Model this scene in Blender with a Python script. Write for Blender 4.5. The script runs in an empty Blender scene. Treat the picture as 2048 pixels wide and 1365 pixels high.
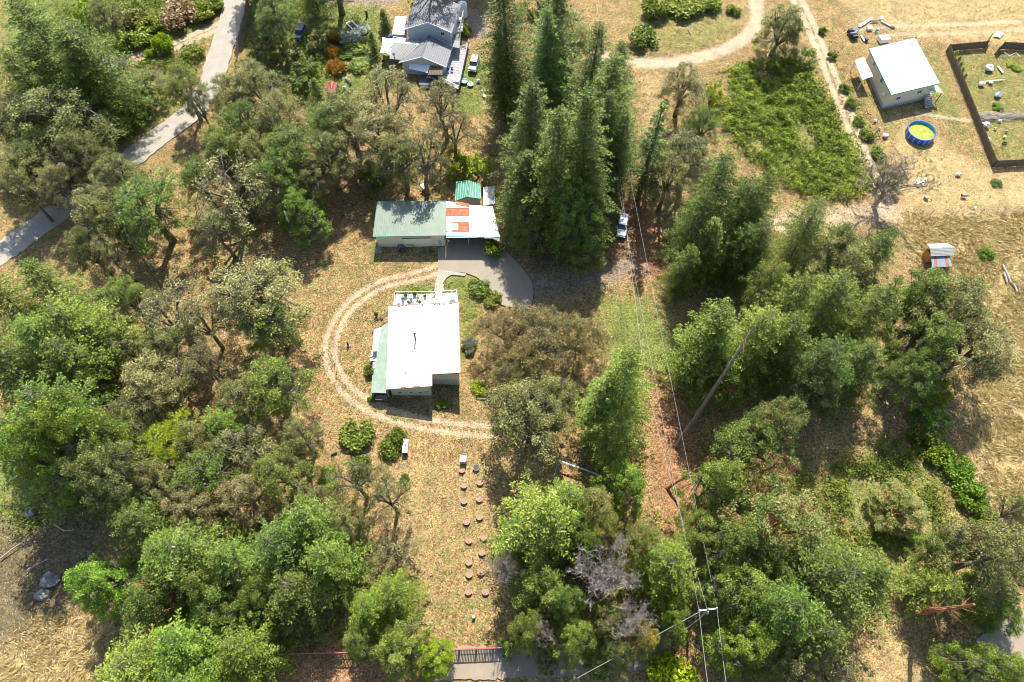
import bpy, math, random
import numpy as np
from mathutils import Vector, Matrix, noise as mnoise
R = math.radians
scene = bpy.context.scene
C = scene.collection

# ------------------------------------------------------------------ camera, light, exposure
H = 105.0; TH = R(27.7); FP = 1365.0
cam = bpy.data.cameras.new('camera'); cam.sensor_width = 36; cam.lens = 24.0; cam.clip_end = 4000; cam.clip_start = 1
camo = bpy.data.objects.new('camera', cam); C.objects.link(camo)
camo.location = (0, 0, H); camo.rotation_euler = (TH, 0, 0)
scene.camera = camo
SUN_EL = R(51); SUN_AZ = R(4.7)
w = bpy.data.worlds.new('World'); scene.world = w; w.use_nodes = True
nt = w.node_tree; nt.nodes.clear()
sky = nt.nodes.new('ShaderNodeTexSky'); sky.sky_type = 'NISHITA'; sky.sun_disc = False
sky.sun_elevation = SUN_EL; sky.sun_rotation = SUN_AZ
bg = nt.nodes.new('ShaderNodeBackground'); bg.inputs[1].default_value = 0.135
wo = nt.nodes.new('ShaderNodeOutputWorld')
nt.links.new(sky.outputs[0], bg.inputs[0]); nt.links.new(bg.outputs[0], wo.inputs[0])
sl = bpy.data.lights.new('sun', 'SUN'); sl.energy = 5.0; sl.angle = R(0.53); sl.color = (1.0, 0.96, 0.90)
so = bpy.data.objects.new('sun', sl); C.objects.link(so)
sd = Vector((math.sin(SUN_AZ)*math.cos(SUN_EL), math.cos(SUN_AZ)*math.cos(SUN_EL), math.sin(SUN_EL)))
so.rotation_euler = sd.to_track_quat('Z', 'Y').to_euler(); so.location = (0, 60, 120)
scene.view_settings.view_transform = 'Standard'; scene.view_settings.look = 'None'
scene.view_settings.gamma = 1.0; scene.view_settings.exposure = 0.95
scene.view_settings.use_curve_mapping = False
scene.cycles.filter_width = 1.0

# ------------------------------------------------------------------ geometry of the place: a bearing in the photograph to a point at height z
def P(px, py, z=0.0):
    u = (px-1024)/FP; v = (682.5-py)/FP
    t = (H-z)/(math.cos(TH)-v*math.sin(TH))
    return Vector((u*t, (math.sin(TH)+v*math.cos(TH))*t, z))
def PXM(py, z=0.0):                      # pixels per metre across
    v = (682.5-py)/FP
    return FP*(math.cos(TH)-v*math.sin(TH))/(H-z)
def zsh(py, sy, k=0.81):                 # height of an edge from where its shadow falls
    a = math.tan(TH+math.atan((682.5-py)/FP)); b = math.tan(TH+math.atan((682.5-sy)/FP))
    return H*(a-b)/(a+k)

# ------------------------------------------------------------------ materials
def mat(name):
    m = bpy.data.materials.new(name); m.use_nodes = True
    n = m.node_tree; n.nodes.clear()
    return m, n
def nd(n, t, **kw):
    x = n.nodes.new(t)
    for k, v in kw.items():
        if k.startswith('i_'):
            key = k[2:]
            key = int(key) if key.isdigit() else key
            x.inputs[key].default_value = v
        else: setattr(x, k, v)
    return x
def ramp(n, stops, interp='LINEAR'):
    r = n.nodes.new('ShaderNodeValToRGB'); cr = r.color_ramp; cr.interpolation = interp
    while len(cr.elements) < len(stops): cr.elements.new(0.5)
    for e, (p, c) in zip(cr.elements, stops):
        e.position = p; e.color = (*c, 1) if len(c) == 3 else c
    return r
def mix(n, fac, a, b, blend='MIX'):
    m = n.nodes.new('ShaderNodeMix'); m.data_type = 'RGBA'; m.blend_type = blend; m.clamp_factor = True
    for sock, val in ((m.inputs[0], fac), (m.inputs[6], a), (m.inputs[7], b)):
        if hasattr(val, 'is_linked') or isinstance(val, bpy.types.NodeSocket): n.links.new(val, sock)
        elif isinstance(val, (int, float)): sock.default_value = val
        else: sock.default_value = (*val, 1)
    return m.outputs[2]
def mth(n, op, a, b=None, clamp=False):
    m = n.nodes.new('ShaderNodeMath'); m.operation = op; m.use_clamp = clamp
    for i, val in enumerate((a, b)):
        if val is None: continue
        if isinstance(val, bpy.types.NodeSocket): n.links.new(val, m.inputs[i])
        else: m.inputs[i].default_value = val
    return m.outputs[0]
def noise(n, co, scale, detail=3, rough=0.55):
    x = nd(n, 'ShaderNodeTexNoise'); x.inputs['Scale'].default_value = scale
    x.inputs['Detail'].default_value = detail; x.inputs['Roughness'].default_value = rough
    n.links.new(co, x.inputs['Vector']); return x.outputs['Fac']
def finish(m, n, col, rough=0.8, bump=None, bstr=0.3, bdist=0.05, metal=0.0, spec=0.5):
    b = nd(n, 'ShaderNodeBsdfPrincipled'); o = nd(n, 'ShaderNodeOutputMaterial')
    if isinstance(col, bpy.types.NodeSocket): n.links.new(col, b.inputs['Base Color'])
    else: b.inputs['Base Color'].default_value = (*col, 1)
    if isinstance(rough, bpy.types.NodeSocket): n.links.new(rough, b.inputs['Roughness'])
    else: b.inputs['Roughness'].default_value = rough
    b.inputs['Metallic'].default_value = metal
    b.inputs['Specular IOR Level'].default_value = spec
    if bump is not None:
        bp = nd(n, 'ShaderNodeBump'); bp.inputs['Strength'].default_value = bstr; bp.inputs['Distance'].default_value = bdist
        n.links.new(bump, bp.inputs['Height']); n.links.new(bp.outputs[0], b.inputs['Normal'])
    n.links.new(b.outputs[0], o.inputs[0])
    return b
MATS = {}
def plain(name, c, rough=0.7, var=0.25, scale=3.0, metal=0.0, dirt=None, spec=0.4):
    if name in MATS: return MATS[name]
    m, n = mat(name)
    tc = nd(n, 'ShaderNodeTexCoord').outputs['Object']
    f = noise(n, tc, scale, 5, 0.65)
    f2 = noise(n, tc, scale*7, 3, 0.6)
    r = ramp(n, [(0.3, tuple(x*(1-var) for x in c)), (0.7, tuple(min(1, x*(1+var*0.5)) for x in c))])
    n.links.new(f, r.inputs[0])
    col = mix(n, 0.35*var, r.outputs[0], mix(n, f2, tuple(x*0.5 for x in c), tuple(min(1, x*1.3) for x in c)))
    if dirt:
        dr = ramp(n, [(0.55, (0, 0, 0)), (0.72, (1, 1, 1))]); n.links.new(noise(n, tc, scale*0.6, 6, 0.7), dr.inputs[0])
        col = mix(n, mth(n, 'MULTIPLY', dr.outputs[0], dirt[1]), col, dirt[0])
    finish(m, n, col, rough, f2, 0.25, 0.02, metal, spec)
    MATS[name] = m; return m
def leafmat(name, cols, gloss=0.45, trans=0.25, hv=0.04):
    m, n = mat(name)
    at = nd(n, 'ShaderNodeAttribute', attribute_name='tint')
    oi = nd(n, 'ShaderNodeObjectInfo')
    k = len(cols)
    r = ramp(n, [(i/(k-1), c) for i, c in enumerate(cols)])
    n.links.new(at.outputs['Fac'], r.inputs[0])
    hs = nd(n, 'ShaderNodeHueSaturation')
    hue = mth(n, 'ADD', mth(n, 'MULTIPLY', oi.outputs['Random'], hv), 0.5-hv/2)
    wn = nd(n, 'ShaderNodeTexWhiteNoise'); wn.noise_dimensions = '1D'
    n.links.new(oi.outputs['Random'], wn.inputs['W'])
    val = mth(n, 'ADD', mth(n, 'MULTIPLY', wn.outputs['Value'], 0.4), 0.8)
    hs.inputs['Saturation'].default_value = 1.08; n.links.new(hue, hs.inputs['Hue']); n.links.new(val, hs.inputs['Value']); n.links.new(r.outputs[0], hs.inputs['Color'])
    b = finish(m, n, hs.outputs[0], gloss, spec=0.28)
    tr = nd(n, 'ShaderNodeBsdfTranslucent'); n.links.new(mix(n, 0.5, hs.outputs[0], (0.25, 0.30, 0.04)), tr.inputs[0])
    ms = nd(n, 'ShaderNodeMixShader'); ms.inputs[0].default_value = trans
    out = [x for x in n.nodes if x.type == 'OUTPUT_MATERIAL'][0]
    n.links.new(b.outputs[0], ms.inputs[1]); n.links.new(tr.outputs[0], ms.inputs[2]); n.links.new(ms.outputs[0], out.inputs[0])
    MATS[name] = m; return m

LEAF = dict(
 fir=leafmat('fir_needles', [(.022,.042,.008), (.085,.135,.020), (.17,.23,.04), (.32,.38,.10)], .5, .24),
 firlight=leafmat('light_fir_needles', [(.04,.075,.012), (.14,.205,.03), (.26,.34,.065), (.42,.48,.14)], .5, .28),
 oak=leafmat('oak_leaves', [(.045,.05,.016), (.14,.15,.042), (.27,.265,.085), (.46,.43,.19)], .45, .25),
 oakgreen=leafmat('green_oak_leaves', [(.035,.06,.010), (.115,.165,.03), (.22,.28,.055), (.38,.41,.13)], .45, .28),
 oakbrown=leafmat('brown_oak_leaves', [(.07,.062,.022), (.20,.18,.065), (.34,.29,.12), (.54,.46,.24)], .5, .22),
 rust=leafmat('rust_tipped_leaves', [(.08,.08,.03), (.24,.21,.08), (.42,.31,.13), (.64,.38,.18)], .5, .25, .03),
 bright=leafmat('bright_green_leaves', [(.035,.07,.010), (.12,.20,.028), (.24,.335,.05), (.42,.48,.12)], .48, .32),
 lime=leafmat('lime_leaves', [(.12,.18,.015), (.26,.36,.03), (.42,.50,.05), (.60,.64,.14)], .5, .38, .02),
 madrone=leafmat('madrone_leaves', [(.045,.08,.018), (.12,.17,.04), (.22,.27,.07), (.34,.33,.13), (.58,.32,.15)], .4, .24, .03),
 orange=leafmat('orange_leaves', [(.06,.10,.02), (.15,.20,.045), (.34,.28,.08), (.62,.32,.10)], .5, .25, .02),
 bramble=leafmat('bramble_leaves', [(.04,.065,.012), (.14,.19,.03), (.29,.34,.06), (.50,.50,.15)], .5, .28),
 corn=leafmat('dry_corn_leaves', [(.20,.10,.02), (.36,.19,.05), (.50,.30,.10), (.25,.28,.05)], .6, .25, .02),
 pale=leafmat('silver_leaves', [(.16,.20,.12), (.34,.38,.27), (.55,.58,.46), (.7,.72,.6)], .6, .2, .02),
 redbush=leafmat('reddish_leaves', [(.10,.06,.03), (.24,.14,.08), (.36,.22,.13), (.22,.24,.08)], .5, .2, .02),
 straw=leafmat('straw', [(.34,.25,.09), (.58,.44,.20), (.74,.60,.31), (.86,.76,.48)], .6, .25, .01),
 weeds=leafmat('weeds', [(.10,.13,.025), (.20,.22,.05), (.34,.31,.10), (.50,.42,.20)], .6, .25, .02),
 litter=leafmat('leaf_litter_leaves', [(.09,.05,.025), (.24,.15,.075), (.46,.33,.19), (.72,.58,.40)], .6, .1, .01),
)
def barkmat(name, c1, c2, moss=None):
    m, n = mat(name)
    tc = nd(n, 'ShaderNodeTexCoord').outputs['Object']
    f = noise(n, tc, 5.0, 6, 0.7)
    r = ramp(n, [(0.35, c1), (0.68, c2)]); n.links.new(f, r.inputs[0]); col = r.outputs[0]
    if moss:
        r2 = ramp(n, [(0.48, (0, 0, 0)), (0.6, (1, 1, 1))]); n.links.new(noise(n, tc, 1.2, 4), r2.inputs[0])
        col = mix(n, r2.outputs[0], col, moss)
    finish(m, n, col, 0.9, f, 0.8, 0.08)
    MATS[name] = m; return m
BARK = dict(fir=barkmat('fir_bark', (.06,.045,.035), (.20,.16,.12)),
            oak=barkmat('oak_bark', (.07,.06,.045), (.24,.21,.16), (.16,.15,.05)),
            grey=barkmat('dead_grey_wood', (.28,.23,.19), (.52,.44,.38)),
            red=barkmat('madrone_bark', (.20,.07,.03), (.46,.20,.10)),
            snag=barkmat('bare_snag_wood', (.26,.19,.12), (.50,.40,.27)))

# ------------------------------------------------------------------ mesh builder
class MB:
    def __init__(s): s.v = []; s.f = []
    def add(s, vs, fs):
        o = len(s.v); s.v += [Vector(x) for x in vs]; s.f += [tuple(i+o for i in f) for f in fs]; return s
    def box(s, c, d, rz=0.0, rx=0.0, ry=0.0):
        m = Matrix.Rotation(rz, 3, 'Z') @ Matrix.Rotation(ry, 3, 'Y') @ Matrix.Rotation(rx, 3, 'X'); c = Vector(c)
        vs = [c + m @ Vector((x*d[0]/2, y*d[1]/2, z*d[2]/2)) for x in (-1, 1) for y in (-1, 1) for z in (-1, 1)]
        return s.add(vs, [(0,1,3,2),(4,6,7,5),(0,4,5,1),(2,3,7,6),(0,2,6,4),(1,5,7,3)])
    def bar(s, a, b, w=0.1, h=None, up=(0,0,1)):
        a = Vector(a); b = Vector(b); h = h or w; d = (b-a)
        if d.length < 1e-6: return s
        d.normalize(); u = Vector(up)
        if abs(d.dot(u)) > .98: u = Vector((1,0,0))
        r = d.cross(u).normalized(); u = r.cross(d)
        vs = [p + r*i*w/2 + u*j*h/2 for p in (a, b) for i in (-1, 1) for j in (-1, 1)]
        return s.add(vs, [(0,1,3,2),(4,6,7,5),(0,4,5,1),(2,3,7,6),(0,2,6,4),(1,5,7,3)])
    def tube(s, pts, rads, n=6):
        pts = [Vector(p) for p in pts]; o = len(s.v)
        if isinstance(rads, (int, float)): rads = [rads]*len(pts)
        pr = None
        for i, p in enumerate(pts):
            d = (pts[min(i+1, len(pts)-1)] - pts[max(i-1, 0)])
            d = d.normalized() if d.length > 1e-9 else Vector((0,0,1))
            u = Vector((0,0,1)) if abs(d.z) < .9 else Vector((0,1,0))
            if pr is None: r = d.cross(u).normalized()
            else:
                r = pr - d*pr.dot(d)
                r = r.normalized() if r.length > 1e-6 else d.cross(u).normalized()
            pr = r; q = d.cross(r)
            for k in range(n):
                a = 2*math.pi*k/n; s.v.append(p + (r*math.cos(a)+q*math.sin(a))*rads[i])
        for i in range(len(pts)-1):
            for k in range(n):
                a = o+i*n+k; b = o+i*n+(k+1) % n; s.f.append((a, b, b+n, a+n))
        s.f.append(tuple(o+k for k in range(n))[::-1]); s.f.append(tuple(o+(len(pts)-1)*n+k for k in range(n)))
        return s
    def prism(s, poly, z0, z1):            # z0, z1: number or list
        n = len(poly); z0 = z0 if isinstance(z0, (list, tuple)) else [z0]*n; z1 = z1 if isinstance(z1, (list, tuple)) else [z1]*n
        vs = [(p[0], p[1], z) for p, z in zip(poly, z0)] + [(p[0], p[1], z) for p, z in zip(poly, z1)]
        return s.add(vs, [tuple(range(n))[::-1], tuple(range(n, 2*n))] + [(i, (i+1) % n, n+(i+1) % n, n+i) for i in range(n)])
    def slab(s, pts, th=0.12):
        pts = [Vector(p) for p in pts]; nrm = (pts[1]-pts[0]).cross(pts[-1]-pts[0]).normalized()
        if nrm.z < 0: nrm = -nrm
        n = len(pts); vs = pts + [p-nrm*th for p in pts]
        return s.add(vs, [tuple(range(n)), tuple(range(n, 2*n))[::-1]] + [((i+1) % n, i, n+i, n+(i+1) % n) for i in range(n)])
    def lathe(s, prof, c=(0,0,0), n=16, cap=True):
        o = len(s.v); c = Vector(c)
        for r, z in prof:
            for k in range(n):
                a = 2*math.pi*k/n; s.v.append(c+Vector((r*math.cos(a), r*math.sin(a), z)))
        for i in range(len(prof)-1):
            for k in range(n):
                a = o+i*n+k; b = o+i*n+(k+1) % n; s.f.append((a, b, b+n, a+n))
        if cap:
            s.f.append(tuple(o+k for k in range(n))[::-1]); s.f.append(tuple(o+(len(prof)-1)*n+k for k in range(n)))
        return s
    def blob(s, c, r, rng, n=8, m=6, jit=0.2):
        o = len(s.v); c = Vector(c)
        for j in range(m+1):
            ph = math.pi*j/m
            for k in range(n):
                a = 2*math.pi*k/n; q = 1+rng.uniform(-jit, jit)
                s.v.append(c+Vector((r[0]*math.sin(ph)*math.cos(a)*q, r[1]*math.sin(ph)*math.sin(a)*q, r[2]*math.cos(ph)*q)))
        for j in range(m):
            for k in range(n):
                a = o+j*n+k; b = o+j*n+(k+1) % n; s.f.append((a, a+n, b+n, b))
        return s
    def mesh(s, name, off=None):
        me = bpy.data.meshes.new(name)
        vs = [tuple(v-off) for v in s.v] if off is not None else [tuple(v) for v in s.v]
        me.from_pydata(vs, [], s.f); me.update(); return me
    def obj(s, name, m, parent=None, local=False, bevel=0, smooth=False):
        off = None
        if parent is not None and not local:
            off = Vector(parent.get('_base', (0,0,0)))
        me = s.mesh(name, off)
        if m: me.materials.append(m)
        if smooth:
            for p in me.polygons: p.use_smooth = True
        o = bpy.data.objects.new(name, me); C.objects.link(o); o.parent = parent
        if parent is not None: o['_base'] = parent.get('_base', (0,0,0))
        if bevel:
            b = o.modifiers.new('bevel', 'BEVEL'); b.width = bevel; b.segments = 2; b.limit_method = 'ANGLE'
        return o
def thing(name, label, cat, loc=(0,0,0), rz=0.0, group=None):
    o = bpy.data.objects.new(name, None); C.objects.link(o); o.empty_display_size = 0.3
    o.location = loc; o.rotation_euler = (0, 0, rz); o['label'] = label; o['category'] = cat
    o['_base'] = tuple(loc)
    if group: o['group'] = group
    return o
def tag(o, label, cat, group=None):
    o['label'] = label; o['category'] = cat
    if group: o['group'] = group
    return o
def kind(o, k): o['kind'] = k; return o
def rec(o, loc):           # move a single-mesh thing's origin to its base
    loc = Vector(loc); me = o.data; me.transform(Matrix.Translation(-loc)); o.location = loc; return o
def children_of(o): return [x for x in C.objects if x.parent == o]
def copy_tree(o, parent=None, kids=None):
    kids = kids if kids is not None else {}
    c = o.copy(); C.objects.link(c); c.parent = parent
    for ch in o.children: copy_tree(ch, c)
    return c
# ------------------------------------------------------------------ ground
def poly_sd(X, Y, poly):                 # signed distance in metres, positive inside
    inside = np.zeros(X.shape, bool); dist = np.full(X.shape, 1e9)
    n = len(poly)
    for i in range(n):
        x1, y1 = poly[i]; x2, y2 = poly[(i+1) % n]
        cond = ((y1 > Y) != (y2 > Y))
        with np.errstate(divide='ignore', invalid='ignore'):
            xi = (x2-x1)*(Y-y1)/((y2-y1) if y2 != y1 else 1e-9)+x1
        inside ^= cond & (X < xi)
        dx, dy = x2-x1, y2-y1; L = dx*dx+dy*dy+1e-12
        t = np.clip(((X-x1)*dx+(Y-y1)*dy)/L, 0, 1)
        dist = np.minimum(dist, np.hypot(X-x1-t*dx, Y-y1-t*dy))
    return np.where(inside, dist, -dist)
def line_d(X, Y, pts):
    dist = np.full(X.shape, 1e9)
    for (x1, y1), (x2, y2) in zip(pts[:-1], pts[1:]):
        dx, dy = x2-x1, y2-y1; L = dx*dx+dy*dy+1e-12
        t = np.clip(((X-x1)*dx+(Y-y1)*dy)/L, 0, 1)
        dist = np.minimum(dist, np.hypot(X-x1-t*dx, Y-y1-t*dy))
    return dist
def W(pts): return [tuple(P(x, y, 0)[:2]) for x, y in pts]
def smooth_line(pts, k=6):
    out = []; n = len(pts)
    for i in range(n-1):
        p0 = pts[max(i-1, 0)]; p1 = pts[i]; p2 = pts[i+1]; p3 = pts[min(i+2, n-1)]
        for j in range(k):
            t = j/k
            out.append(tuple(0.5*((2*p1[a])+(-p0[a]+p2[a])*t+(2*p0[a]-5*p1[a]+4*p2[a]-p3[a])*t*t+(-p0[a]+3*p1[a]-3*p2[a]+p3[a])*t**3) for a in (0, 1)))
    out.append(tuple(pts[-1])); return out
xs = np.concatenate([np.linspace(-900, -150, 12)[:-1], np.arange(-150, 150.01, 0.42), np.linspace(150, 900, 12)[1:]])
ys = np.concatenate([np.linspace(-600, -14, 10)[:-1], np.arange(-14, 170.01, 0.42), np.linspace(170, 1500, 14)[1:]])
GX, GY = np.meshgrid(xs, ys)
def soft(sd, wdt): return np.clip(0.5+sd/(2*wdt), 0, 1)
def vnoise(X, Y, s, seed):               # cheap value noise
    r = np.random.RandomState(seed); g = r.rand(256, 256)
    x = X/s; y = Y/s; xi = np.floor(x).astype(int); yi = np.floor(y).astype(int); fx = x-xi; fy = y-yi
    fx = fx*fx*(3-2*fx); fy = fy*fy*(3-2*fy)
    a = g[xi % 256, yi % 256]; b = g[(xi+1) % 256, yi % 256]; c = g[xi % 256, (yi+1) % 256]; d = g[(xi+1) % 256, (yi+1) % 256]
    return a*(1-fx)*(1-fy)+b*fx*(1-fy)+c*(1-fx)*fy+d*fx*fy
def region(polys, X, Y):
    out = np.zeros(X.shape)
    for pts, amt, wdt in polys: out = np.maximum(out, soft(poly_sd(X, Y, W(pts)), wdt)*amt)
    return out
GREEN = [([(1190,590),(1300,590),(1365,660),(1355,770),(1280,740),(1215,770),(1185,660)], .85, 3.5),
 ([(916,592),(965,600),(955,700),(925,720)], .75, 1.2), ([(780,558),(872,565),(872,592),(785,596)], .65, 1),
 ([(886,548),(925,550),(965,565),(985,600),(918,604),(884,588)], .8, .8),
 ([(540,-20),(765,5),(785,125),(830,180),(700,195),(590,170),(540,100)], .8, 3), ([(925,110),(985,130),(965,240),(880,215),(900,170)], .9, 2),
 ([(1900,105),(2120,110),(2120,315),(1990,318)], .55, 1), ([(1860,85),(1895,140),(1965,320),(1900,260),(1850,215)], .6, 2),
 ([(1270,15),(1500,10),(1485,70),(1400,105),(1265,115)], .5, 3), ([(1700,20),(1760,0),(1780,20),(1700,60)], .3, 3),
 ([(1540,90),(1600,100),(1660,250),(1745,390),(1640,400),(1440,300)], .6, 3),
 ([(1640,120),(1700,150),(1770,300),(1780,380),(1740,300)], .6, 2), ([(1760,170),(1800,260),(1790,280),(1740,200)], .5, 2),
 ([(1610,950),(1700,890),(1900,870),(1920,1110),(1720,1170)], .65, 4), ([(820,1180),(1005,1160),(1005,1262),(850,1262)], .42, 3),
 ([(880,1040),(1000,1000),(990,1180),(880,1180)], .33, 4), ([(-50,900),(160,900),(210,1010),(190,1060),(-50,1070)], .8, 3),
 ([(740,500),(752,470),(758,530),(745,528)], .9, .6), ([(480,-30),(600,-30),(600,120),(470,130)], .5, 3),
 ([(0,-30),(440,-30),(405,90),(200,115),(0,100)], .95, 4), ([(180,130),(400,120),(380,210),(240,300),(60,330),(0,300),(0,140)], .6, 4), ([(770,850),(785,830),(830,838),(860,848),(800,846)], .7, .8),
 ([(600,550),(740,560),(700,600),(640,640)], .25, 4), ([(1985,560),(2100,540),(2100,600),(1990,620)], .3, 3),
 ([(470,1250),(660,1240),(660,1290),(480,1300)], .5, 3), ([(1500,980),(1620,960),(1600,1100),(1500,1100)], .5, 4)]
STRAW = [([(1640,-60),(2200,-60),(2200,95),(1990,85),(1850,78),(1720,40)], .9, 3),
 ([(1790,225),(1960,325),(2200,345),(2200,430),(1800,425),(1760,330)], .75, 3),
 ([(1815,430),(2200,425),(2200,1060),(2000,1040),(1950,880),(1930,700),(1840,560)], 1, 3),
 ([(60,1230),(230,1210),(420,1230),(420,1430),(-60,1430),(0,1330)], .85, 4), ([(1740,1260),(1860,1250),(1870,1400),(1740,1400)], .6, 3),
 ([(560,760),(780,860),(980,880),(990,1250),(840,1260),(700,950),(560,870)], .35, 4), ([(1270,130),(1340,140),(1330,260),(1275,270)], .6, 3),
 ([(1330,0),(1500,0),(1480,60),(1320,100)], .5, 5)]
ORANGE = [([(1225,390),(1300,395),(1345,560),(1260,560),(1205,520)], 1, 3), ([(1290,740),(1375,740),(1420,1000),(1330,1090),(1290,900)], .8, 3),
 ([(600,240),(780,330),(740,480),(600,450)], .6, 5), ([(1560,560),(1620,380),(1590,640)], .6, 3), ([(1110,930),(1200,930),(1190,1010),(1110,960)], .5, 2),
 ([(480,1290),(900,1330),(900,1400),(480,1400)], .7, 2), ([(600,700),(680,860),(650,960),(580,820)], .4, 4), ([(1340,1280),(1420,1260),(1420,1370),(1340,1370)], .5, 2)]
RUTS = []
def offset_line(pts, d):
    out = []
    for i, p in enumerate(pts):
        a = pts[max(i-1, 0)]; b = pts[min(i+1, len(pts)-1)]; dx, dy = b[0]-a[0], b[1]-a[1]; L = math.hypot(dx, dy) or 1
        out.append((p[0]-dy/L*d, p[1]+dx/L*d))
    return out
loop = smooth_line(W([(885,535),(830,552),(765,568),(712,600),(678,640),(660,690),(668,740),(700,785),(760,822),(840,846),(910,856),(990,862)]))
RUTS += [(offset_line(loop, 0.85), .5, .74), (offset_line(loop, -0.85), .5, .70)]
two = smooth_line(W([(1585,-20),(1622,50),(1655,130),(1690,215),(1722,295),(1752,365),(1775,420)]))
RUTS += [(offset_line(two, 0.9), .62, 1.0), (offset_line(two, -0.9), .62, 1.0)]
side = smooth_line(W([(450,45),(390,72),(330,98),(270,115),(200,125),(140,128)]))
RUTS += [(offset_line(side, 0.9), .7, .9), (offset_line(side, -0.9), .7, .9)]
grav = smooth_line(W([(1512,-60),(1512,0),(1515,40),(1492,75),(1445,100),(1390,115),(1330,125),(1255,122),(1200,110)]))
RUTS += [(grav, 1.5, 1.0)]
for l in ([(1700,60),(1800,52),(1930,48),(2060,42),(2200,36)], [(1760,70),(1900,66),(2060,58),(2200,55)]):
    RUTS += [(smooth_line(W(l)), .6, .55)]
RUTS += [(smooth_line(W([(1560,450),(1640,435),(1720,430),(1790,425)])), 2.6, .55), (smooth_line(W([(1835,225),(1900,235),(1960,240),(2060,234),(2150,230)])), .5, .7)]
DARK_AND_SHADOW = [([(1000,200),(1270,150),(1260,520),(1060,560),(1000,400)], .55, 4), ([(1340,420),(1560,420),(1560,600),(1380,600)], .5, 4), ([(-60,1030),(200,1020),(230,1100),(160,1180),(150,1250),(60,1300),(-60,1310)], .75, 3),
 ([(765,497),(885,495),(880,527),(820,530),(770,525)], .35, 1), ([(775,792),(862,792),(862,842),(775,828)], .6, .5), ([(864,768),(918,766),(918,826),(864,822)], .5, .5)]  # these areas paint the garage and house cast shadows into the ground colour
GRAVEL = [([(1005,560),(1060,545),(1190,535),(1270,500),(1300,540),(1200,575),(1060,610)], .8, 2.5), ([(600,-60),(800,-60),(800,8),(660,8)], .9, 2), ([(925,15),(975,20),(980,80),(930,75)], .8, 2),
 ([(1690,-10),(1830,40),(1880,80),(1740,100),(1690,70)], .35, 4), ([(1755,430),(1800,430),(1800,470),(1700,480)], .4, 2)]
mg = region(GREEN, GX, GY); ms_ = region(STRAW, GX, GY); mo = region(ORANGE, GX, GY); mdk = region(DARK_AND_SHADOW, GX, GY); mgr = region(GRAVEL, GX, GY)
mt = np.zeros(GX.shape)
for pts, wd, amt in RUTS: mt = np.maximum(mt, np.clip(1.0-(line_d(GX, GY, pts)-wd*0.6)/(wd*1.0), 0, 1)*amt)
farmask = np.clip((np.hypot(GX, GY-75)-190)/60, 0, 1); mg = np.maximum(mg, farmask*.6)
GZ = (vnoise(GX, GY, 9.0, 1)-.5)*0.24 + (vnoise(GX, GY, 2.2, 2)-.5)*0.10
GZ -= 0.20                                   # roads lie at about zero
me = bpy.data.meshes.new('ground'); ny, nx = GX.shape
co = np.stack([GX, GY, GZ], -1).reshape(-1, 3).astype(np.float32)
ii = np.arange(nx*ny).reshape(ny, nx)
q = np.stack([ii[:-1, :-1], ii[:-1, 1:], ii[1:, 1:], ii[1:, :-1]], -1).reshape(-1, 4)
me.vertices.add(len(co)); me.vertices.foreach_set('co', co.ravel())
me.loops.add(q.size); me.loops.foreach_set('vertex_index', q.ravel().astype(np.int32))
me.polygons.add(len(q)); me.polygons.foreach_set('loop_start', (np.arange(len(q))*4).astype(np.int32))
me.update(calc_edges=True)
def add_attr(me, name, chans):
    a = me.attributes.new(name, 'FLOAT_COLOR', 'POINT')
    arr = np.ones((len(me.vertices), 4), np.float32)
    for i, c in enumerate(chans): arr[:, i] = c.reshape(-1)
    a.data.foreach_set('color', arr.ravel())
add_attr(me, 'cover', [mg, ms_, mo]); add_attr(me, 'soil', [mt, mdk, mgr])  # soil holds ruts, dark ground with painted building shadows, and gravel
m, n = mat('ground_cover')
geo = nd(n, 'ShaderNodeNewGeometry').outputs['Position']
cov = nd(n, 'ShaderNodeAttribute', attribute_name='cover'); soi = nd(n, 'ShaderNodeAttribute', attribute_name='soil')
sc = nd(n, 'ShaderNodeSeparateColor'); n.links.new(cov.outputs['Color'], sc.inputs[0])
ss = nd(n, 'ShaderNodeSeparateColor'); n.links.new(soi.outputs['Color'], ss.inputs[0])
def vor(scale):
    v = nd(n, 'ShaderNodeTexVoronoi'); v.inputs['Scale'].default_value = scale; n.links.new(geo, v.inputs['Vector'])
    s = nd(n, 'ShaderNodeSeparateColor'); n.links.new(v.outputs['Color'], s.inputs[0]); return s.outputs[0], s.outputs[1], v.outputs['Distance']
va, vb, vd = vor(5.5); vc, vdd, _ = vor(2.6)
n1 = noise(n, geo, 0.12, 4); n2 = noise(n, geo, 0.9, 5, 0.65); n3 = noise(n, geo, 6.0, 4, 0.7)
spk = mth(n, 'ADD', mth(n, 'MULTIPLY', va, 0.6), mth(n, 'MULTIPLY', n3, 0.5))
lit = ramp(n, [(0.15, (.07,.045,.022)), (0.32, (.19,.105,.045)), (0.52, (.33,.19,.088)), (0.76, (.44,.28,.14)), (1.0, (.66,.49,.29))])
n.links.new(spk, lit.inputs[0])
grn = ramp(n, [(0.15, (.07,.10,.02)), (0.5, (.14,.18,.04)), (0.8, (.24,.26,.07)), (1.0, (.40,.36,.16))]); n.links.new(spk, grn.inputs[0])
stw = ramp(n, [(0.15, (.26,.18,.07)), (0.5, (.46,.34,.16)), (0.8, (.56,.44,.23)), (1.0, (.74,.63,.38))]); n.links.new(mth(n, 'ADD', mth(n, 'MULTIPLY', va, 0.35), mth(n, 'MULTIPLY', n3, 0.6)), stw.inputs[0])
org = ramp(n, [(0.15, (.10,.045,.02)), (0.5, (.29,.145,.07)), (0.85, (.44,.25,.13)), (1.0, (.62,.42,.25))]); n.links.new(spk, org.inputs[0])
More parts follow.
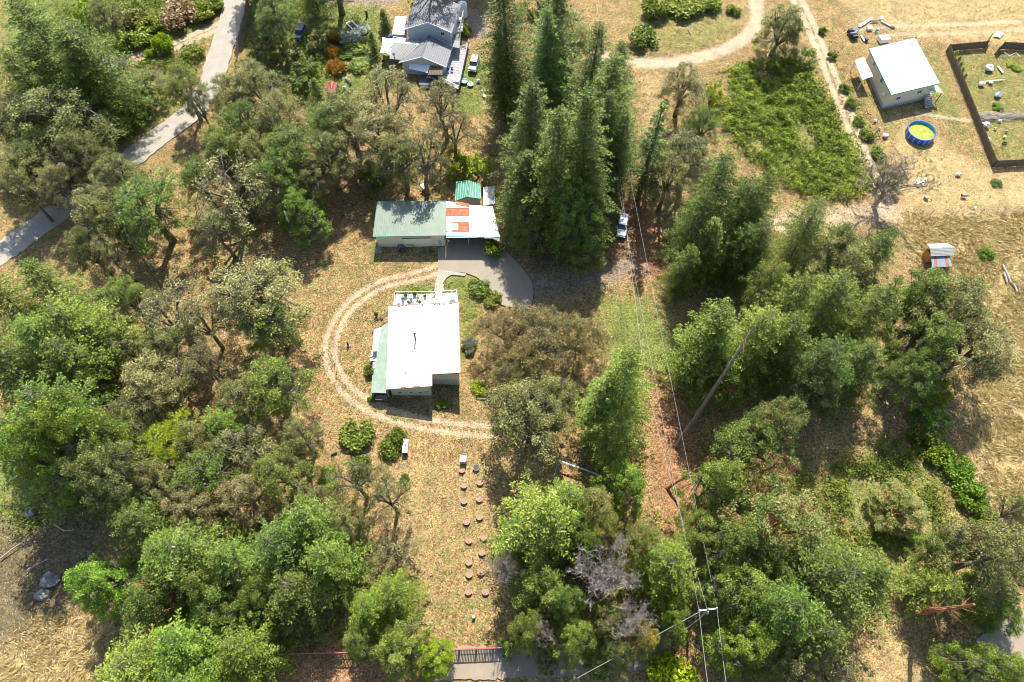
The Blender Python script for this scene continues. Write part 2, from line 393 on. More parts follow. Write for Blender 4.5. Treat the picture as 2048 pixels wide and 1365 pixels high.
trk = ramp(n, [(0.1, (.40,.29,.18)), (0.6, (.54,.43,.30)), (1.0, (.70,.60,.45))]); n.links.new(n3, trk.inputs[0])
grv = ramp(n, [(0.1, (.13,.10,.075)), (0.55, (.25,.20,.15)), (1.0, (.42,.35,.28))]); n.links.new(spk, grv.inputs[0])
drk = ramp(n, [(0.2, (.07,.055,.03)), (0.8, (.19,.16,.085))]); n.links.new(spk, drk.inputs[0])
def thr(maskv, noi, k=0.9, sharp=3.0):         # ragged edge
    t = mth(n, 'ADD', maskv, mth(n, 'MULTIPLY', mth(n, 'SUBTRACT', noi, 0.5), k))
    return mth(n, 'ADD', mth(n, 'MULTIPLY', mth(n, 'SUBTRACT', t, 0.5), sharp), 0.5, True)
basegreen = ramp(n, [(0.40, (0,0,0)), (0.60, (1,1,1))]); n.links.new(n2, basegreen.inputs[0])
col = mix(n, mth(n, 'MULTIPLY', basegreen.outputs[0], mth(n, 'MULTIPLY', n1, 1.15)), lit.outputs[0], grn.outputs[0])
ng = mth(n, 'ADD', mth(n, 'MULTIPLY', n2, 0.9), mth(n, 'MULTIPLY', vb, 0.25))
ng = mth(n, 'SUBTRACT', ng, 0.08)
col = mix(n, thr(sc.outputs[2], ng, 1.2, 2.0), col, org.outputs[0])
col = mix(n, thr(sc.outputs[1], ng, 1.3, 2.0), col, stw.outputs[0])
col = mix(n, thr(sc.outputs[0], ng, 1.5, 2.2), col, grn.outputs[0])
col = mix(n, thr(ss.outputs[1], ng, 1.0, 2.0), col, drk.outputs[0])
col = mix(n, thr(ss.outputs[2], ng, 1.0, 2.0), col, grv.outputs[0])
nt2 = mth(n, 'ADD', mth(n, 'MULTIPLY', n2, 0.5), mth(n, 'MULTIPLY', vb, 0.5))
col = mix(n, mth(n, 'MULTIPLY', thr(ss.outputs[0], nt2, 1.3, 2.0), 0.9), col, trk.outputs[0])
big = ramp(n, [(0.3, (.68,.70,.70)), (0.7, (1.15,1.10,1.05))]); n.links.new(noise(n, geo, 0.35, 4, .6), big.inputs[0])
col = mix(n, 1.0, col, big.outputs[0], 'MULTIPLY')
finish(m, n, col, 0.95, mth(n, 'ADD', n3, va), 0.9, 0.10, spec=0.15)
me.materials.append(m); go = bpy.data.objects.new('ground', me); C.objects.link(go); kind(go, 'structure')
def gz(x, y):
    X = np.array([x]); Y = np.array([y])
    return float(((vnoise(X, Y, 9.0, 1)-.5)*0.24 + (vnoise(X, Y, 2.2, 2)-.5)*0.10 - 0.2)[0])

# ------------------------------------------------------------------ paved surfaces
def roadmat(name, c, cracks=0.35, pale=None):
    m, n = mat(name); g = nd(n, 'ShaderNodeNewGeometry').outputs['Position']
    f = noise(n, g, 0.5, 5, .65); f3 = noise(n, g, 9, 3, .7)
    r = ramp(n, [(0.3, tuple(x*.8 for x in c)), (0.7, tuple(x*1.15 for x in c))]); n.links.new(f, r.inputs[0])
    v = nd(n, 'ShaderNodeTexVoronoi'); v.feature = 'DISTANCE_TO_EDGE'; v.inputs['Scale'].default_value = 0.35; n.links.new(g, v.inputs['Vector'])
    cr = ramp(n, [(0.0, (1,1,1)), (0.012, (0,0,0))]); n.links.new(v.outputs['Distance'], cr.inputs[0])
    col = mix(n, mth(n, 'MULTIPLY', cr.outputs[0], cracks), r.outputs[0], tuple(x*.4 for x in c))
    col = mix(n, 0.5, col, mix(n, f3, tuple(x*.7 for x in c), tuple(min(1, x*1.35) for x in c)))
    lv = ramp(n, [(0.53, (0,0,0)), (0.66, (1,1,1))]); n.links.new(noise(n, g, 2.2, 5, .75), lv.inputs[0])
    col = mix(n, mth(n, 'MULTIPLY', lv.outputs[0], 0.75), col, (.30,.19,.09))
    finish(m, n, col, .9, f3, .4, .03, spec=.2); MATS[name] = m; return m
def ribbon(name, pts, wid, m, z=0.0, jit=0.18, seed=3):
    rg = random.Random(seed); pts = smooth_line(W(pts), 10)
    mb = MB(); L = offset_line(pts, wid/2); Rr = offset_line(pts, -wid/2); vs = []
    for a, b in zip(L, Rr):
        ax = Vector((a[0]+rg.uniform(-jit, jit), a[1]+rg.uniform(-jit, jit))); bx = Vector((b[0]+rg.uniform(-jit, jit), b[1]+rg.uniform(-jit, jit)))
        vs += [(ax.x, ax.y, z-.32), (ax.x, ax.y, z), (bx.x, bx.y, z), (bx.x, bx.y, z-.32)]
    fs = []
    for i in range(len(pts)-1):
        for k in range(3): a = i*4+k; fs.append((a, a+1, a+5, a+4))
    mb.add(vs, fs); return kind(mb.obj(name, m), 'structure')
asp = roadmat('sun_bleached_asphalt', (.33,.30,.245)); dasp = roadmat('driveway_asphalt', (.27,.235,.175), .3); conc = roadmat('concrete', (.34,.31,.25), .25)
dirt = roadmat('pale_gravel', (.27,.22,.16), .05)
ribbon('road', [(478,-140),(474,-60),(470,0),(457,55),(437,115),(420,170),(385,222),(320,272),(245,330),(170,385),(80,450),(10,500),(-80,560),(-160,620)], 5.3, asp)
ribbon('road', [(860,1328),(950,1326),(1050,1322),(1200,1314),(1345,1300)], 4.2, dirt, seed=5, z=-.02)
ribbon('road', [(1900,1420),(1960,1350),(2010,1300),(2060,1270),(2160,1235)], 6.0, dirt, seed=6)
def sheet(name, pts, m, z=0.0, seed=1, jit=.06):
    rg = random.Random(seed); mb = MB(); poly = [Vector((a+rg.uniform(-jit, jit), b+rg.uniform(-jit, jit))) for a, b in W(pts)]
    mb.prism(poly, z-.35, z); return kind(mb.obj(name, m), 'structure')
sheet('driveway', [(876,497),(876,540),(901,543),(930,546),(952,553),(968,566),(985,585),(1003,610),(1030,618),(1062,612),(1068,585),(1062,560),(1040,530),(1010,500),(1000,472),(893,474),(892,492)], dasp)
sheet('pavement', [(876,540),(876,548),(870,566),(871,577),(886,577),(886,566),(892,556),(903,550),(930,553),(932,547),(901,543)], conc, z=.03)
# ------------------------------------------------------------------ building pieces
white = plain('white_roof_membrane', (.86,.86,.84), .6, .06, 1.2, dirt=((.5,.45,.38), .25))
whitep = plain('white_paint', (.80,.80,.77), .5, .1)
cream = plain('cream_siding', (.66,.60,.44), .7, .1)
sage = plain('sage_siding', (.60,.61,.48), .7, .12)
blue = plain('pale_blue_siding', (.50,.56,.60), .7, .08)
greyroof = plain('grey_metal_roof', (.17,.17,.175), .6, .25, dirt=((.2,.17,.13), .3))
greenroof = plain('green_metal_roof', (.17,.22,.155), .45, .18, .8, dirt=((.30,.29,.20), .35))
green2 = plain('deep_green_metal', (.07,.24,.16), .45, .2, .8)
greentrim = plain('green_trim', (.05,.25,.17), .5, .1)
rustm = plain('rust', (.38,.13,.05), .8, .35, 2.0, dirt=((.6,.5,.42), .4))
corr = plain('weathered_white_metal', (.74,.74,.74), .5, .12, .8, dirt=((.40,.22,.12), .5))
dark = plain('dark_void', (.03,.03,.03), .8, .1)
glass = plain('window_glass', (.04,.05,.06), .12, .1, spec=.8)
wood = plain('weathered_wood', (.34,.28,.21), .85, .25, 3)
woodd = plain('dark_fence_wood', (.16,.12,.08), .85, .3, 3)
greyw = plain('grey_deck_wood', (.34,.33,.33), .8, .25, 3)
blackm = plain('black_paint', (.035,.035,.035), .5, .2)
bluep = plain('blue_plastic', (.03,.12,.45), .4, .15)
teal = plain('teal_plastic', (.08,.42,.45), .4, .15)
junk = plain('white_plastic', (.78,.78,.76), .5, .1)
brick = plain('terracotta', (.48,.22,.14), .7, .2)
soil = plain('potting_soil', (.40,.24,.15), .95, .35, 6)
tan = plain('tan_mat', (.48,.43,.30), .9, .15)
redp = plain('faded_red_paint', (.45,.12,.10), .7, .25)
stone = plain('grey_stone', (.38,.37,.36), .9, .35, 2)
orangep = plain('orange_boards', (.52,.27,.08), .8, .2)
tyre = plain('tyre_rubber', (.025,.025,.025), .8, .2)

def wall_parts(root, foot, zb, zts, m, name='wall', th=.15, battens=None, bm=None):
    n = len(foot)
    for i in range(n):
        a, b = Vector(foot[i][:2]).to_3d(), Vector(foot[(i+1) % n][:2]).to_3d(); d = (b-a).normalized(); nr = Vector((d.y, -d.x, 0))
        za, zb2 = zts[i], zts[(i+1) % n]; mb = MB()
        o = -nr*th
        a2, b2 = a+d*.004, b-d*.004
        mb.add([(a2.x,a2.y,zb),(b2.x,b2.y,zb),(b2.x,b2.y,zb2),(a2.x,a2.y,za),(a2.x+o.x,a2.y+o.y,zb),(b2.x+o.x,b2.y+o.y,zb),(b2.x+o.x,b2.y+o.y,zb2),(a2.x+o.x,a2.y+o.y,za)],
               [(0,1,2,3),(5,4,7,6),(3,2,6,7),(0,4,5,1),(0,3,7,4),(1,5,6,2)])
        if battens:
            L = (b-a).length; k = int(L/battens)
            for j in range(1, k):
                t = j/k; p = a.lerp(b, t)+nr*.02; zt = za+(zb2-za)*t-.02
                mb.bar((p.x,p.y,zb+.02), (p.x,p.y,zt), .05, .04)
        mb.obj(name, m, root)
def ccw(poly):
    A = sum(poly[i][0]*poly[(i+1) % len(poly)][1]-poly[(i+1) % len(poly)][0]*poly[i][1] for i in range(len(poly)))
    return poly if A > 0 else poly[::-1]
def inset(poly, d):
    poly = [Vector(p[:2]) for p in poly]; n = len(poly); out = []
    for i in range(n):
        p0, p1, p2 = poly[i-1], poly[i], poly[(i+1) % n]
        e1 = (p1-p0).normalized(); e2 = (p2-p1).normalized(); n1 = Vector((-e1.y, e1.x)); n2 = Vector((-e2.y, e2.x))
        k = n1+n2; k = k/max(.3, k.dot(n1)); out.append(p1+k*d)
    return out
def plane_z(pts):                # z(x,y) of the plane through three points
    a, b, c = [Vector(p) for p in pts[:3]]; nn = (b-a).cross(c-a)
    return lambda x, y: a.z-(nn.x*(x-a.x)+nn.y*(y-a.y))/nn.z
def window(root, a, b, t, zc, w, h, frame_m=None, off=.03):
    """a window on the outside of the wall from a to b (outside lies to the right of a->b)"""
    a = Vector(a[:2]).to_3d(); b = Vector(b[:2]).to_3d(); d = (b-a).normalized(); nr = Vector((d.y, -d.x, 0))
    p = a.lerp(b, t)+nr*off; p.z = zc; rz = math.atan2(d.y, d.x); mb = MB(); fw = .09
    for s in (-1, 1):
        mb.box(p+d*s*(w/2), (fw, .08, h+fw), rz); mb.box(p+Vector((0,0,s*h/2)), (w-fw, .08, fw), rz)
    mb.box(p, (.05, .06, h-fw), rz)
    f = mb.obj('window', frame_m or whitep, root); MB().box(p-nr*.015, (w-fw, .02, h-fw), rz).obj('pane', glass, f)
def ribs(mb, a, b, c, d, step, w=.10, h=.07):     # raised ribs from edge a-b to edge d-c
    L = ((b-a).length+(c-d).length)/2; k = max(2, int(L/step))
    for j in range(k+1):
        t = j/k; up = Vector((0,0,h*.5)); mb.bar(a.lerp(b, t)+up, d.lerp(c, t)+up, w, h)
def rail(mb, a, b, h=.95, step=.14, post=.1, pw=.035):
    a = Vector(a); b = Vector(b); L = (b-a).length; k = max(1, int(L/step))
    mb.bar(a+Vector((0,0,h)), b+Vector((0,0,h)), .1, .05); mb.bar(a+Vector((0,0,.1)), b+Vector((0,0,.1)), .05, .05)
    for j in range(k+1): p = a.lerp(b, j/k); mb.bar(p+Vector((0,0,.1)), p+Vector((0,0,h)), pw, pw)
    for j in range(int(L/2)+2): p = a.lerp(b, j/(int(L/2)+1)); mb.bar(p, p+Vector((0,0,h+.05)), post, post)

# ------------------------------------------------------------------ main house
zl, zm, zr = 3.38, 4.93, 5.78
r_tl = P(777,612,zl); r_tr = P(917,605,zr); r_br = P(921,746,zr-.05); r_n1 = P(864,748.5,4.98); r_n2 = P(864,772.3,4.93); r_bl = P(772,779.3,zl)
hz = plane_z([r_bl, r_tl, r_tr])
roofpts = [r_tl, r_bl, r_n2, r_n1, r_br, r_tr]
roofpts = [Vector((p.x, p.y, hz(p.x, p.y))) for p in roofpts]
base = P(850,700,0); base.z = 0
house = thing('house', 'sage green house with a large white roof and dark stove pipe in the clearing', 'house', base)
mb = MB().slab(roofpts, .18); rf = mb.obj('roof', white, house)
mb = MB()
for i in range(6):
    a, b = roofpts[i], roofpts[(i+1) % 6]; d = (b-a).normalized()
    mb.bar(a+Vector((0,0,-.05))+d*.0, b+Vector((0,0,-.05)), .10, .22)
mb.obj('gutter', plain('brown_trim', (.33,.22,.15), .6, .2), rf)
mb = MB(); rg = random.Random(4)
a, b = roofpts[5], roofpts[0]
for k in range(9):
    p = a.lerp(b, rg.uniform(.05,.95)); mb.box(p+Vector((0,-.15+rg.uniform(-.1,.05),.06)), (rg.uniform(.2,.6), .12, .06), rg.uniform(-.2,.2))
a, b = roofpts[1], roofpts[2]
for t in (.36,.42,.62,.68,.72): p = a.lerp(b, t); mb.box(p+Vector((0,.12,.06)), (.45, .14, .06), .15)
kind(mb.obj('leaf_debris', BARK['red'], rf), 'stuff')
foot = inset(ccw([tuple(p[:2]) for p in roofpts]), .5)
fz = [hz(p.x, p.y)-.2 for p in foot]
wall_parts(house, foot, -.25, fz, sage)
# lower band of vertical boards on the stepped back wall
fo = {i: p for i, p in enumerate(foot)}
br = min(foot, key=lambda p: (p-Vector(r_br[:2])).length); n1 = min(foot, key=lambda p: (p-Vector(r_n1[:2])).length); n2 = min(foot, key=lambda p: (p-Vector(r_n2[:2])).length); bl = min(foot, key=lambda p: (p-Vector(r_bl[:2])).length)
mb = MB()
L = (br-n1).length; k = int(L/.22)
for j in range(k): p = n1.lerp(br, (j+.5)/k); mb.box((p.x, p.y-.04, .9), (.11, .06, 2.2))
kind(mb.obj('skirting_board', plain('skirt_boards', (.50,.50,.43), .8, .2), house), 'stuff')
for t in (.12, .68):
    window(house, n1, br, t+.04, 4.3, .95, .55); window(house, n1, br, t+.20, 4.3, .95, .55)
window(house, bl, n2, .35, 3.2, .9, .32); window(house, bl, n2, .86, 4.1, .9, .32)
for t, z in ((.22,1.1),(.5,1.1),(.72,1.1),(.88,1.4)):
    p = bl.lerp(n2, t); MB().box((p.x, p.y-.04, z), (.45, .05, .14)).obj('vent', blackm, house)
p0 = bl.lerp(n2, .07); MB().tube([(p0.x-.1,p0.y-.45,3.3),(p0.x+.2,p0.y-.1,2.4),(p0.x+.3,p0.y-.08,.1)], .05).obj('downpipe', whitep, house)
sp = P(831,680,4.3); z0 = hz(sp.x, sp.y)
st = MB().tube([(sp.x,sp.y,z0-.1),(sp.x+.1,sp.y,z0+2.1)], .15, 10).obj('stovepipe', blackm, house); MB().lathe([(.2,0),(.24,.06),(.05,.2)], (sp.x+.1,sp.y,z0+2.0), 10).obj('chimney_cap', blackm, st)
for i, (px, py) in enumerate([(832,652),(794,729),(811,745),(828,753),(833,745)]):
    q = P(px, py, 4.2); MB().tube([(q.x,q.y,hz(q.x,q.y)-.02),(q.x,q.y,hz(q.x,q.y)+.35)], .07, 8).obj('vent_pipe', stone, house)
# north deck
dz = .95
dk = [P(791,590,dz), P(845,588,dz), P(871,589,dz), P(914,586,dz), P(916,618,dz), P(789,622,dz)]
deck = thing('deck', 'white deck with black balustrade and steps at the back of the sage green house', 'deck', P(850,600,0))
nb = 11
for i in range(nb):
    t0, t1 = i/nb, (i+.94)/nb
    a0 = dk[0].lerp(dk[5], t0); a1 = dk[0].lerp(dk[5], t1); b0 = dk[3].lerp(dk[4], t0); b1 = dk[3].lerp(dk[4], t1)
    MB().slab([a0, b0, b1, a1], .06).obj('deck_board', junk, deck)
mb = MB().prism([p[:2] for p in inset(ccw([tuple(p[:2]) for p in (dk[0],dk[3],dk[4],dk[5])]), .2)], -.2, dz-.08); mb.obj('deck_base', wood, deck)
sL, sR = P(871,589,dz), P(885,588,dz)
mb = MB(); rail(mb, dk[0], sL); mb.obj('railing', whitep, deck)
mb = MB(); rail(mb, sR, dk[3]); mb.obj('railing', whitep, deck)
mb = MB(); rail(mb, dk[3], dk[4]); mb.obj('railing', whitep, deck)
mb = MB(); rail(mb, dk[0], dk[5]); mb.obj('railing', whitep, deck)
for (a, b) in ((dk[0], sL), (sR, dk[3])):
    mb = MB(); L = (b-a).length
    for j in range(int(L/.22)): p = a.lerp(b, (j+.5)/int(L/.22)); mb.box(p+Vector((0,-.06,.5)), (.07,.03,.8))
    kind(mb.obj('baluster', blackm, deck), 'stuff')
s0 = P(878,588,dz); nst = 5
for i in range(nst):
    MB().box((s0.x, s0.y+.15+.32*(i+.5), dz-.09-(i+.5)*.17), (1.1, .29, .07)).obj('step', tan, deck)
for s in (-1, 1):
    MB().bar((s0.x+s*.65, s0.y+.15, dz-.1), (s0.x+s*.65, s0.y+1.9, .0), .1, .3).obj('stringer', whitep, deck)
    mb = MB(); mb.bar((s0.x+s*.65, s0.y+.1, dz+.9), (s0.x+s*.65, s0.y+2.0, .9), .09, .06); mb.bar((s0.x+s*.65, s0.y+2.0, 0), (s0.x+s*.65, s0.y+2.0, .95), .12, .12); mb.obj('handrail', whitep, deck)
def single(mb, name, m, label, cat, group=None, smooth=False, bevel=0):
    o = mb.obj(name, m, None, smooth=smooth, bevel=bevel); zs = min(v.z for v in mb.v); cx = sum(v.x for v in mb.v)/len(mb.v); cy = sum(v.y for v in mb.v)/len(mb.v)
    rec(o, (cx, cy, zs)); return tag(o, label, cat, group)
q = P(870,597,dz); single(MB().box((q.x,q.y,dz+.02), (1.0,2.2,.03), R(-38)), 'doormat', tan, 'tan mat lying askew at the top of the white deck steps', 'mat')
q = P(906,598,dz); t = thing('round_table', 'white round garden table on the right end of the white deck', 'table', q)
MB().lathe([(.55,.70),(.56,.74),(.5,.76)], (0,0,0), 20).obj('tabletop', junk, t, local=True); MB().lathe([(.05,0),(.05,.7)], (0,0,0), 8).obj('leg', junk, t, local=True)
q = P(798,605,dz); t = thing('round_table', 'small white round table at the left corner of the white deck', 'table', q)
MB().lathe([(.40,.66),(.42,.70),(.3,.72)], (0,0,0), 20).obj('tabletop', junk, t, local=True); MB().lathe([(.05,0),(.05,.66)], (0,0,0), 8).obj('leg', junk, t, local=True)
def chair(px, py, z, rz, m, label, group=None):
    q = P(px, py, z); t = thing('patio_chair', label, 'chair', q, rz, group)
    MB().box((0,0,.42), (.5,.5,.06)).obj('seat', m, t, local=True); MB().box((0,-.24,.72), (.5,.05,.55), 0, .2).obj('backrest', m, t, local=True)
    for x in (-.21,.21):
        for y in (-.21,.21): MB().bar((x,y,0), (x,y,.4), .04).obj('leg', m, t, local=True)
    for x in (-.27,.27): MB().box((x,0,.62), (.05,.45,.04)).obj('armrest', m, t, local=True)
chair(806,600,dz,R(20),blackm,'black patio chair beside the small white table on the deck')
chair(823,602,dz,R(-60),blackm,'black patio chair in the middle of the white deck, beside a blue tub')
chair(835,600,dz,R(120),wood,'brown wooden patio chair on the white deck left of the tan mat')
def pot(px, py, z, r, h, m, label, plant=None, group=None, cat='flowerpot'):
    q = P(px, py, z); t = thing('flowerpot', label, cat, q, 0, group)
    MB().lathe([(r*.7,0),(r,h),(r*1.08,h),(r*1.08,h*.92),(r*.85,h*.9),(r*.85,h*.85)], n=14, cap=False).obj('pot', m, t, local=True)
    MB().lathe([(r*.86,h*.8),(r*.86,h*.86)], n=14).obj('soil', soil, t, local=True)
    POTS.append((t, r, h, plant)); return t
POTS = []
pot(812,594,dz,.25,.4,junk,'white flowerpot with a leafy plant by the deck balustrade, leftmost of the deck pots','oakgreen')
pot(817,607,dz,.2,.35,brick,'terracotta flowerpot near the roof edge on the deck, with a small plant','bright')
pot(830,592,dz,.25,.4,blackm,'black flowerpot with a bushy plant by the deck balustrade','oakgreen')
pot(840,607,dz,.22,.35,junk,'white flowerpot close to the roof edge left of the tan mat','bright')
pot(850,595,dz,.2,.35,stone,'grey flowerpot at the balustrade just left of the deck steps','oakgreen')
pot(826,609,dz,.25,.3,bluep,'blue tub among the pots at the roof edge of the deck')
# west porch
pz = 2.3
g = [P(775,650,pz), P(779.5,646,pz), P(776,787,pz-.0), P(741.5,786,pz-.25), P(746,727,pz-.25), P(758,693,pz-.2), P(760,655,pz-.2)]
porch = thing('porch', 'lean-to porch with pale green corrugated roof along the left side of the sage green house', 'porch', P(760,740,0))
A, B_, C_, D_ = P(764,652,pz-.12), P(779,644,pz), P(776,787,pz), P(742,786,pz-.3)
D2 = P(757,690,pz-.2)
mb = MB().slab([D_, C_, B_, A, D2, P(750,735,pz-.26)], .05)
for j in range(17):
    t = j/16; x0 = D_.lerp(C_, t); x1 = P(755,690,pz-.2).lerp(B_, t) if t > .3 else P(750,735,pz-.26).lerp(P(757,690,pz-.2), t/.3)
    mb.bar(x0+Vector((0,.02,.02)), x1+Vector((0,-.02,.02)), .07, .04)
mb.obj('roof', plain('faded_green_corrugated', (.22,.30,.225), .6, .2, 1.0, dirt=((.35,.33,.25), .3)), porch)
MB().slab([P(746,688,1.9), P(757,690,1.92), P(763,654,1.92), P(748,660,1.9)], .05).obj('roof_panel', junk, porch)
MB().slab([P(744,703,1.9), P(762,703,1.92), P(763,684,1.92), P(746,684,1.9)], .05).obj('roof_panel', plain('beige_panel', (.58,.52,.40), .8, .1), porch)
for i in range(14):
    t0, t1 = i/14, (i+.93)/14
    a0 = P(748,662,.7).lerp(P(743,786,.7), t0); a1 = P(748,662,.7).lerp(P(743,786,.7), t1); b0 = P(781,650,.7).lerp(P(777,786,.7), t0); b1 = P(781,650,.7).lerp(P(777,786,.7), t1)
    MB().slab([a0,a1,b1,b0], .05).obj('deck_board', greyw, porch)
for (px,py) in ((744,783),(774,784),(748,735),(754,700)):
    q = P(px,py,pz-.3); MB().bar((q.x,q.y,-.2), (q.x,q.y,pz-.32), .12).obj('post', whitep, porch)
mb = MB(); rail(mb, P(745,652,.7), P(778,628,.7)); mb.obj('railing', blackm, porch)
mb = MB(); rail(mb, P(752,804,.3), P(773,804,.3)); rail(mb, P(752,804,.3), P(752,790,.7)); mb.obj('railing', blackm, porch)
for i in range(4): q = P(763,792+i*3.2,.55-i*.15); MB().box(q, (1.9,.28,.06)).obj('step', wood, porch)
q = P(749,712,1.0); t = thing('garden_cart', 'white garden table cluttered with pots beside the green lean-to porch', 'table', P(749,716,0))
MB().box((0,0,.8), (1.0,2.0,.05), R(-5)).obj('tabletop', junk, t, local=True)
for x in (-.4,.4):
    for y in (-.9,.9): MB().bar((x,y,0), (x,y,.78), .05).obj('leg', junk, t, local=True)
pot(748,716,.83,.16,.25,brick,'terracotta pot on the cluttered white table beside the porch')
pot(750,709,.83,.14,.22,junk,'small white pot on the cluttered white table beside the porch')
chair(745,722,0,R(200),blackm,'black metal chair at the lower end of the cluttered white table by the porch')
chair(764,642,.7,R(30),blackm,'black chair behind the diagonal railing of the green lean-to porch')
pot(753,632,0,.3,.5,brick,'flowerpot with a rounded bush beyond the diagonal porch railing','oakgreen')
t = thing('garden_statue', 'small black statue on a pale base in the grass left of the green porch', 'statue', P(697,692,0))
MB().lathe([(.35,0),(.35,.12),(.2,.16)], n=10).obj('base', stone, t, local=True); MB().lathe([(.12,.16),(.2,.4),(.16,.7),(.08,.85),(.13,1.0),(.1,1.15),(.02,1.2)], n=10).obj('figure', blackm, t, local=True, smooth=True)

# ------------------------------------------------------------------ garage, carport, sheds
ge = zsh(474, 529); 
def flatroof_building(name, label, cat, roofpx, zs, wallm, roofm, over=.35, ribstep=None, ribdir=0, battens=None, th=.12, skip_wall=False, trim=None, zb=-.3):
    pts = [P(x, y, z) for (x, y), z in zip(roofpx, zs)]; c = sum(pts, Vector())/len(pts)
    root = thing(name, label, cat, (c.x, c.y, 0)); pz_ = plane_z(pts); pts = [Vector((p.x,p.y,pz_(p.x,p.y))) for p in pts]
    mb = MB().slab(pts, th)
    if ribstep:
        a, b, c_, d = pts
        if ribdir == 0: ribs(mb, a, b, c_, d, ribstep)
        else: ribs(mb, b, c_, d, a, ribstep)
    r = mb.obj('roof', roofm, root)
    if trim:
        mt_ = MB()
        for i in range(len(pts)): mt_.bar(pts[i]+Vector((0,0,-.06)), pts[(i+1) % len(pts)]+Vector((0,0,-.06)), .12, .2)
        mt_.obj('roof_edge', trim, r)
    f = inset(ccw([tuple(p[:2]) for p in pts]), over)
    if not skip_wall: wall_parts(root, f, zb, [pz_(p.x, p.y)-th-.02 for p in f], wallm, battens=battens)
    return root, pts, f, pz_
ge = max(2.6, min(3.6, ge))
garage, gp, gf, gpz = flatroof_building('garage', 'long sage garage with a green metal roof under dappled tree shade', 'garage', [(755,404),(892,403),(891,471),(746,473.5)], [ge+.9,ge+.9,ge,ge], plain('garage_siding', (.72,.70,.54), .7, .12), greenroof, .35, .42, 0, .45, trim=greentrim)
fr = sorted(gf, key=lambda p: p.y)[:2]; fl, frr = sorted(fr, key=lambda p: p.x)
def facebox(root, name, m, a, b, t0, t1, z0, z1, off=.06, th=.06, parent=None):
    a = Vector(a[:2]).to_3d(); b = Vector(b[:2]).to_3d(); d = (b-a).normalized(); nr = Vector((d.y,-d.x,0)); c = a.lerp(b, (t0+t1)/2)+nr*off; c.z = (z0+z1)/2
    return MB().box(c, ((b-a).length*(t1-t0), th, z1-z0), math.atan2(d.y, d.x)).obj(name, m, parent or root)
gd = plain('garage_door_paint', (.78,.76,.62), .6, .1)
facebox(garage, 'garage_door', gd, fl, frr, .40, .60, 0, 2.35); facebox(garage, 'garage_door', gd, fl, frr, .605, .80, 0, 2.35)
facebox(garage, 'door_track', blackm, fl, frr, .38, .81, 2.4, 2.55, .09)
dr = facebox(garage, 'door', whitep, fl, frr, .89, .965, 0, 2.1, .08); facebox(garage, 'pane', plain('door_glass', (.35,.42,.36), .3, .1), fl, frr, .90, .955, .3, 1.95, .12, .02, dr)
rg = random.Random(2)
t = thing('riding_mower', 'dark riding mower parked against the garage wall in shade', 'mower', P(803,497,0), R(15))
MB().box((0,.2,.5), (.8,1.0,.4)).obj('hood', plain('faded_green_machine', (.14,.18,.14), .5, .2), t, local=True, bevel=.08); MB().box((0,-.6,.6), (.5,.5,.15)).obj('seat', blackm, t, local=True, bevel=.04); MB().box((0,-.2,.25), (1.2,1.2,.2)).obj('mower_deck', greyroof, t, local=True, bevel=.05)
for x in (-.45,.45):
    for y in (-.7,.7): MB().tube([(x-.1,y,.28),(x+.1,y,.28)], .28, 12).obj('wheel', tyre, t, local=True)
MB().tube([(0,-.1,.7),(0,-.3,1.0)], .03).obj('steering_column', blackm, t, local=True)
t = thing('wheelbarrow', 'upturned grey wheelbarrow against the garage wall beside the mower', 'wheelbarrow', P(822,491,0), R(80))
MB().add([(-.3,-.5,.3),(.3,-.5,.3),(.3,.5,.3),(-.3,.5,.3),(-.45,-.65,.7),(.45,-.65,.7),(.45,.7,.7),(-.45,.7,.7)], [(0,1,2,3),(0,4,5,1),(1,5,6,2),(2,6,7,3),(3,7,4,0)]).obj('tray', stone, t, local=True)
for x in (-.3,.3): MB().bar((x,-1.1,.5), (x*.5,.9,.3), .05).obj('handle', wood, t, local=True)
MB().tube([(-.05,.95,.2),(.05,.95,.2)], .2, 10).obj('wheel', tyre, t, local=True)
# carport
cz = ge-.25
cp = [P(892,403,cz+.55), P(940,416,cz+.48), P(985,414,cz+.45), P(1002,475,cz), P(891,473,cz)]
carport = thing('carport', 'open carport roofed with white and rusty metal sheets joined to the garage', 'carport', P(945,480,0))
cpz = plane_z([cp[0], cp[3], cp[4]])
def cps(px, py): q = P(px, py, cz+.25); return Vector((q.x, q.y, cpz(q.x, q.y)))
def sheetp(pts, m, dz=0.0, nm='roof_sheet'):
    pp = [cps(*p)+Vector((0,0,dz)) for p in pts]; mb = MB().slab(pp, .04)
    if len(pp) == 4: ribs(mb, pp[0], pp[1], pp[2], pp[3], .35, .04, .03)
    mb.obj(nm, m, carport)
sheetp([(893,405),(938,410),(938,418),(893,418)], corr); sheetp([(893,419),(938,419),(938,433),(893,433)], rustm, .02)
sheetp([(893,434),(938,434),(938,444),(893,444)], corr); sheetp([(893,445),(938,445),(938,462),(893,462)], corr); sheetp([(904,445),(938,445),(938,463),(904,463)], rustm, .05)
sheetp([(893,463),(938,463),(938,474),(892,474)], corr); sheetp([(939,412),(966,414),(968,474),(939,474)], junk, .01); sheetp([(967,415),(985,415),(1000,475),(969,475)], junk)
sheetp([(897,447),(916,447),(916,459),(903,459)], corr, .09, 'patch_sheet')
sheetp([(912,405),(938,410),(938,416),(912,412)], rustm, .05, 'patch_sheet')
MB().slab([P(893,405,cz+.1), P(984,417,cz+.1), P(999,474,cz-.05), P(893,473,cz-.05)], .05).obj('light_block_slab', woodd, carport)  # added slab, blocks sunlight leaking through gaps between the roof sheets
MB().bar(cp[4]+Vector((0,-.02,-.05)), cp[3]+Vector((0,-.02,-.05)), .15, .25).obj('fascia', greentrim, carport)
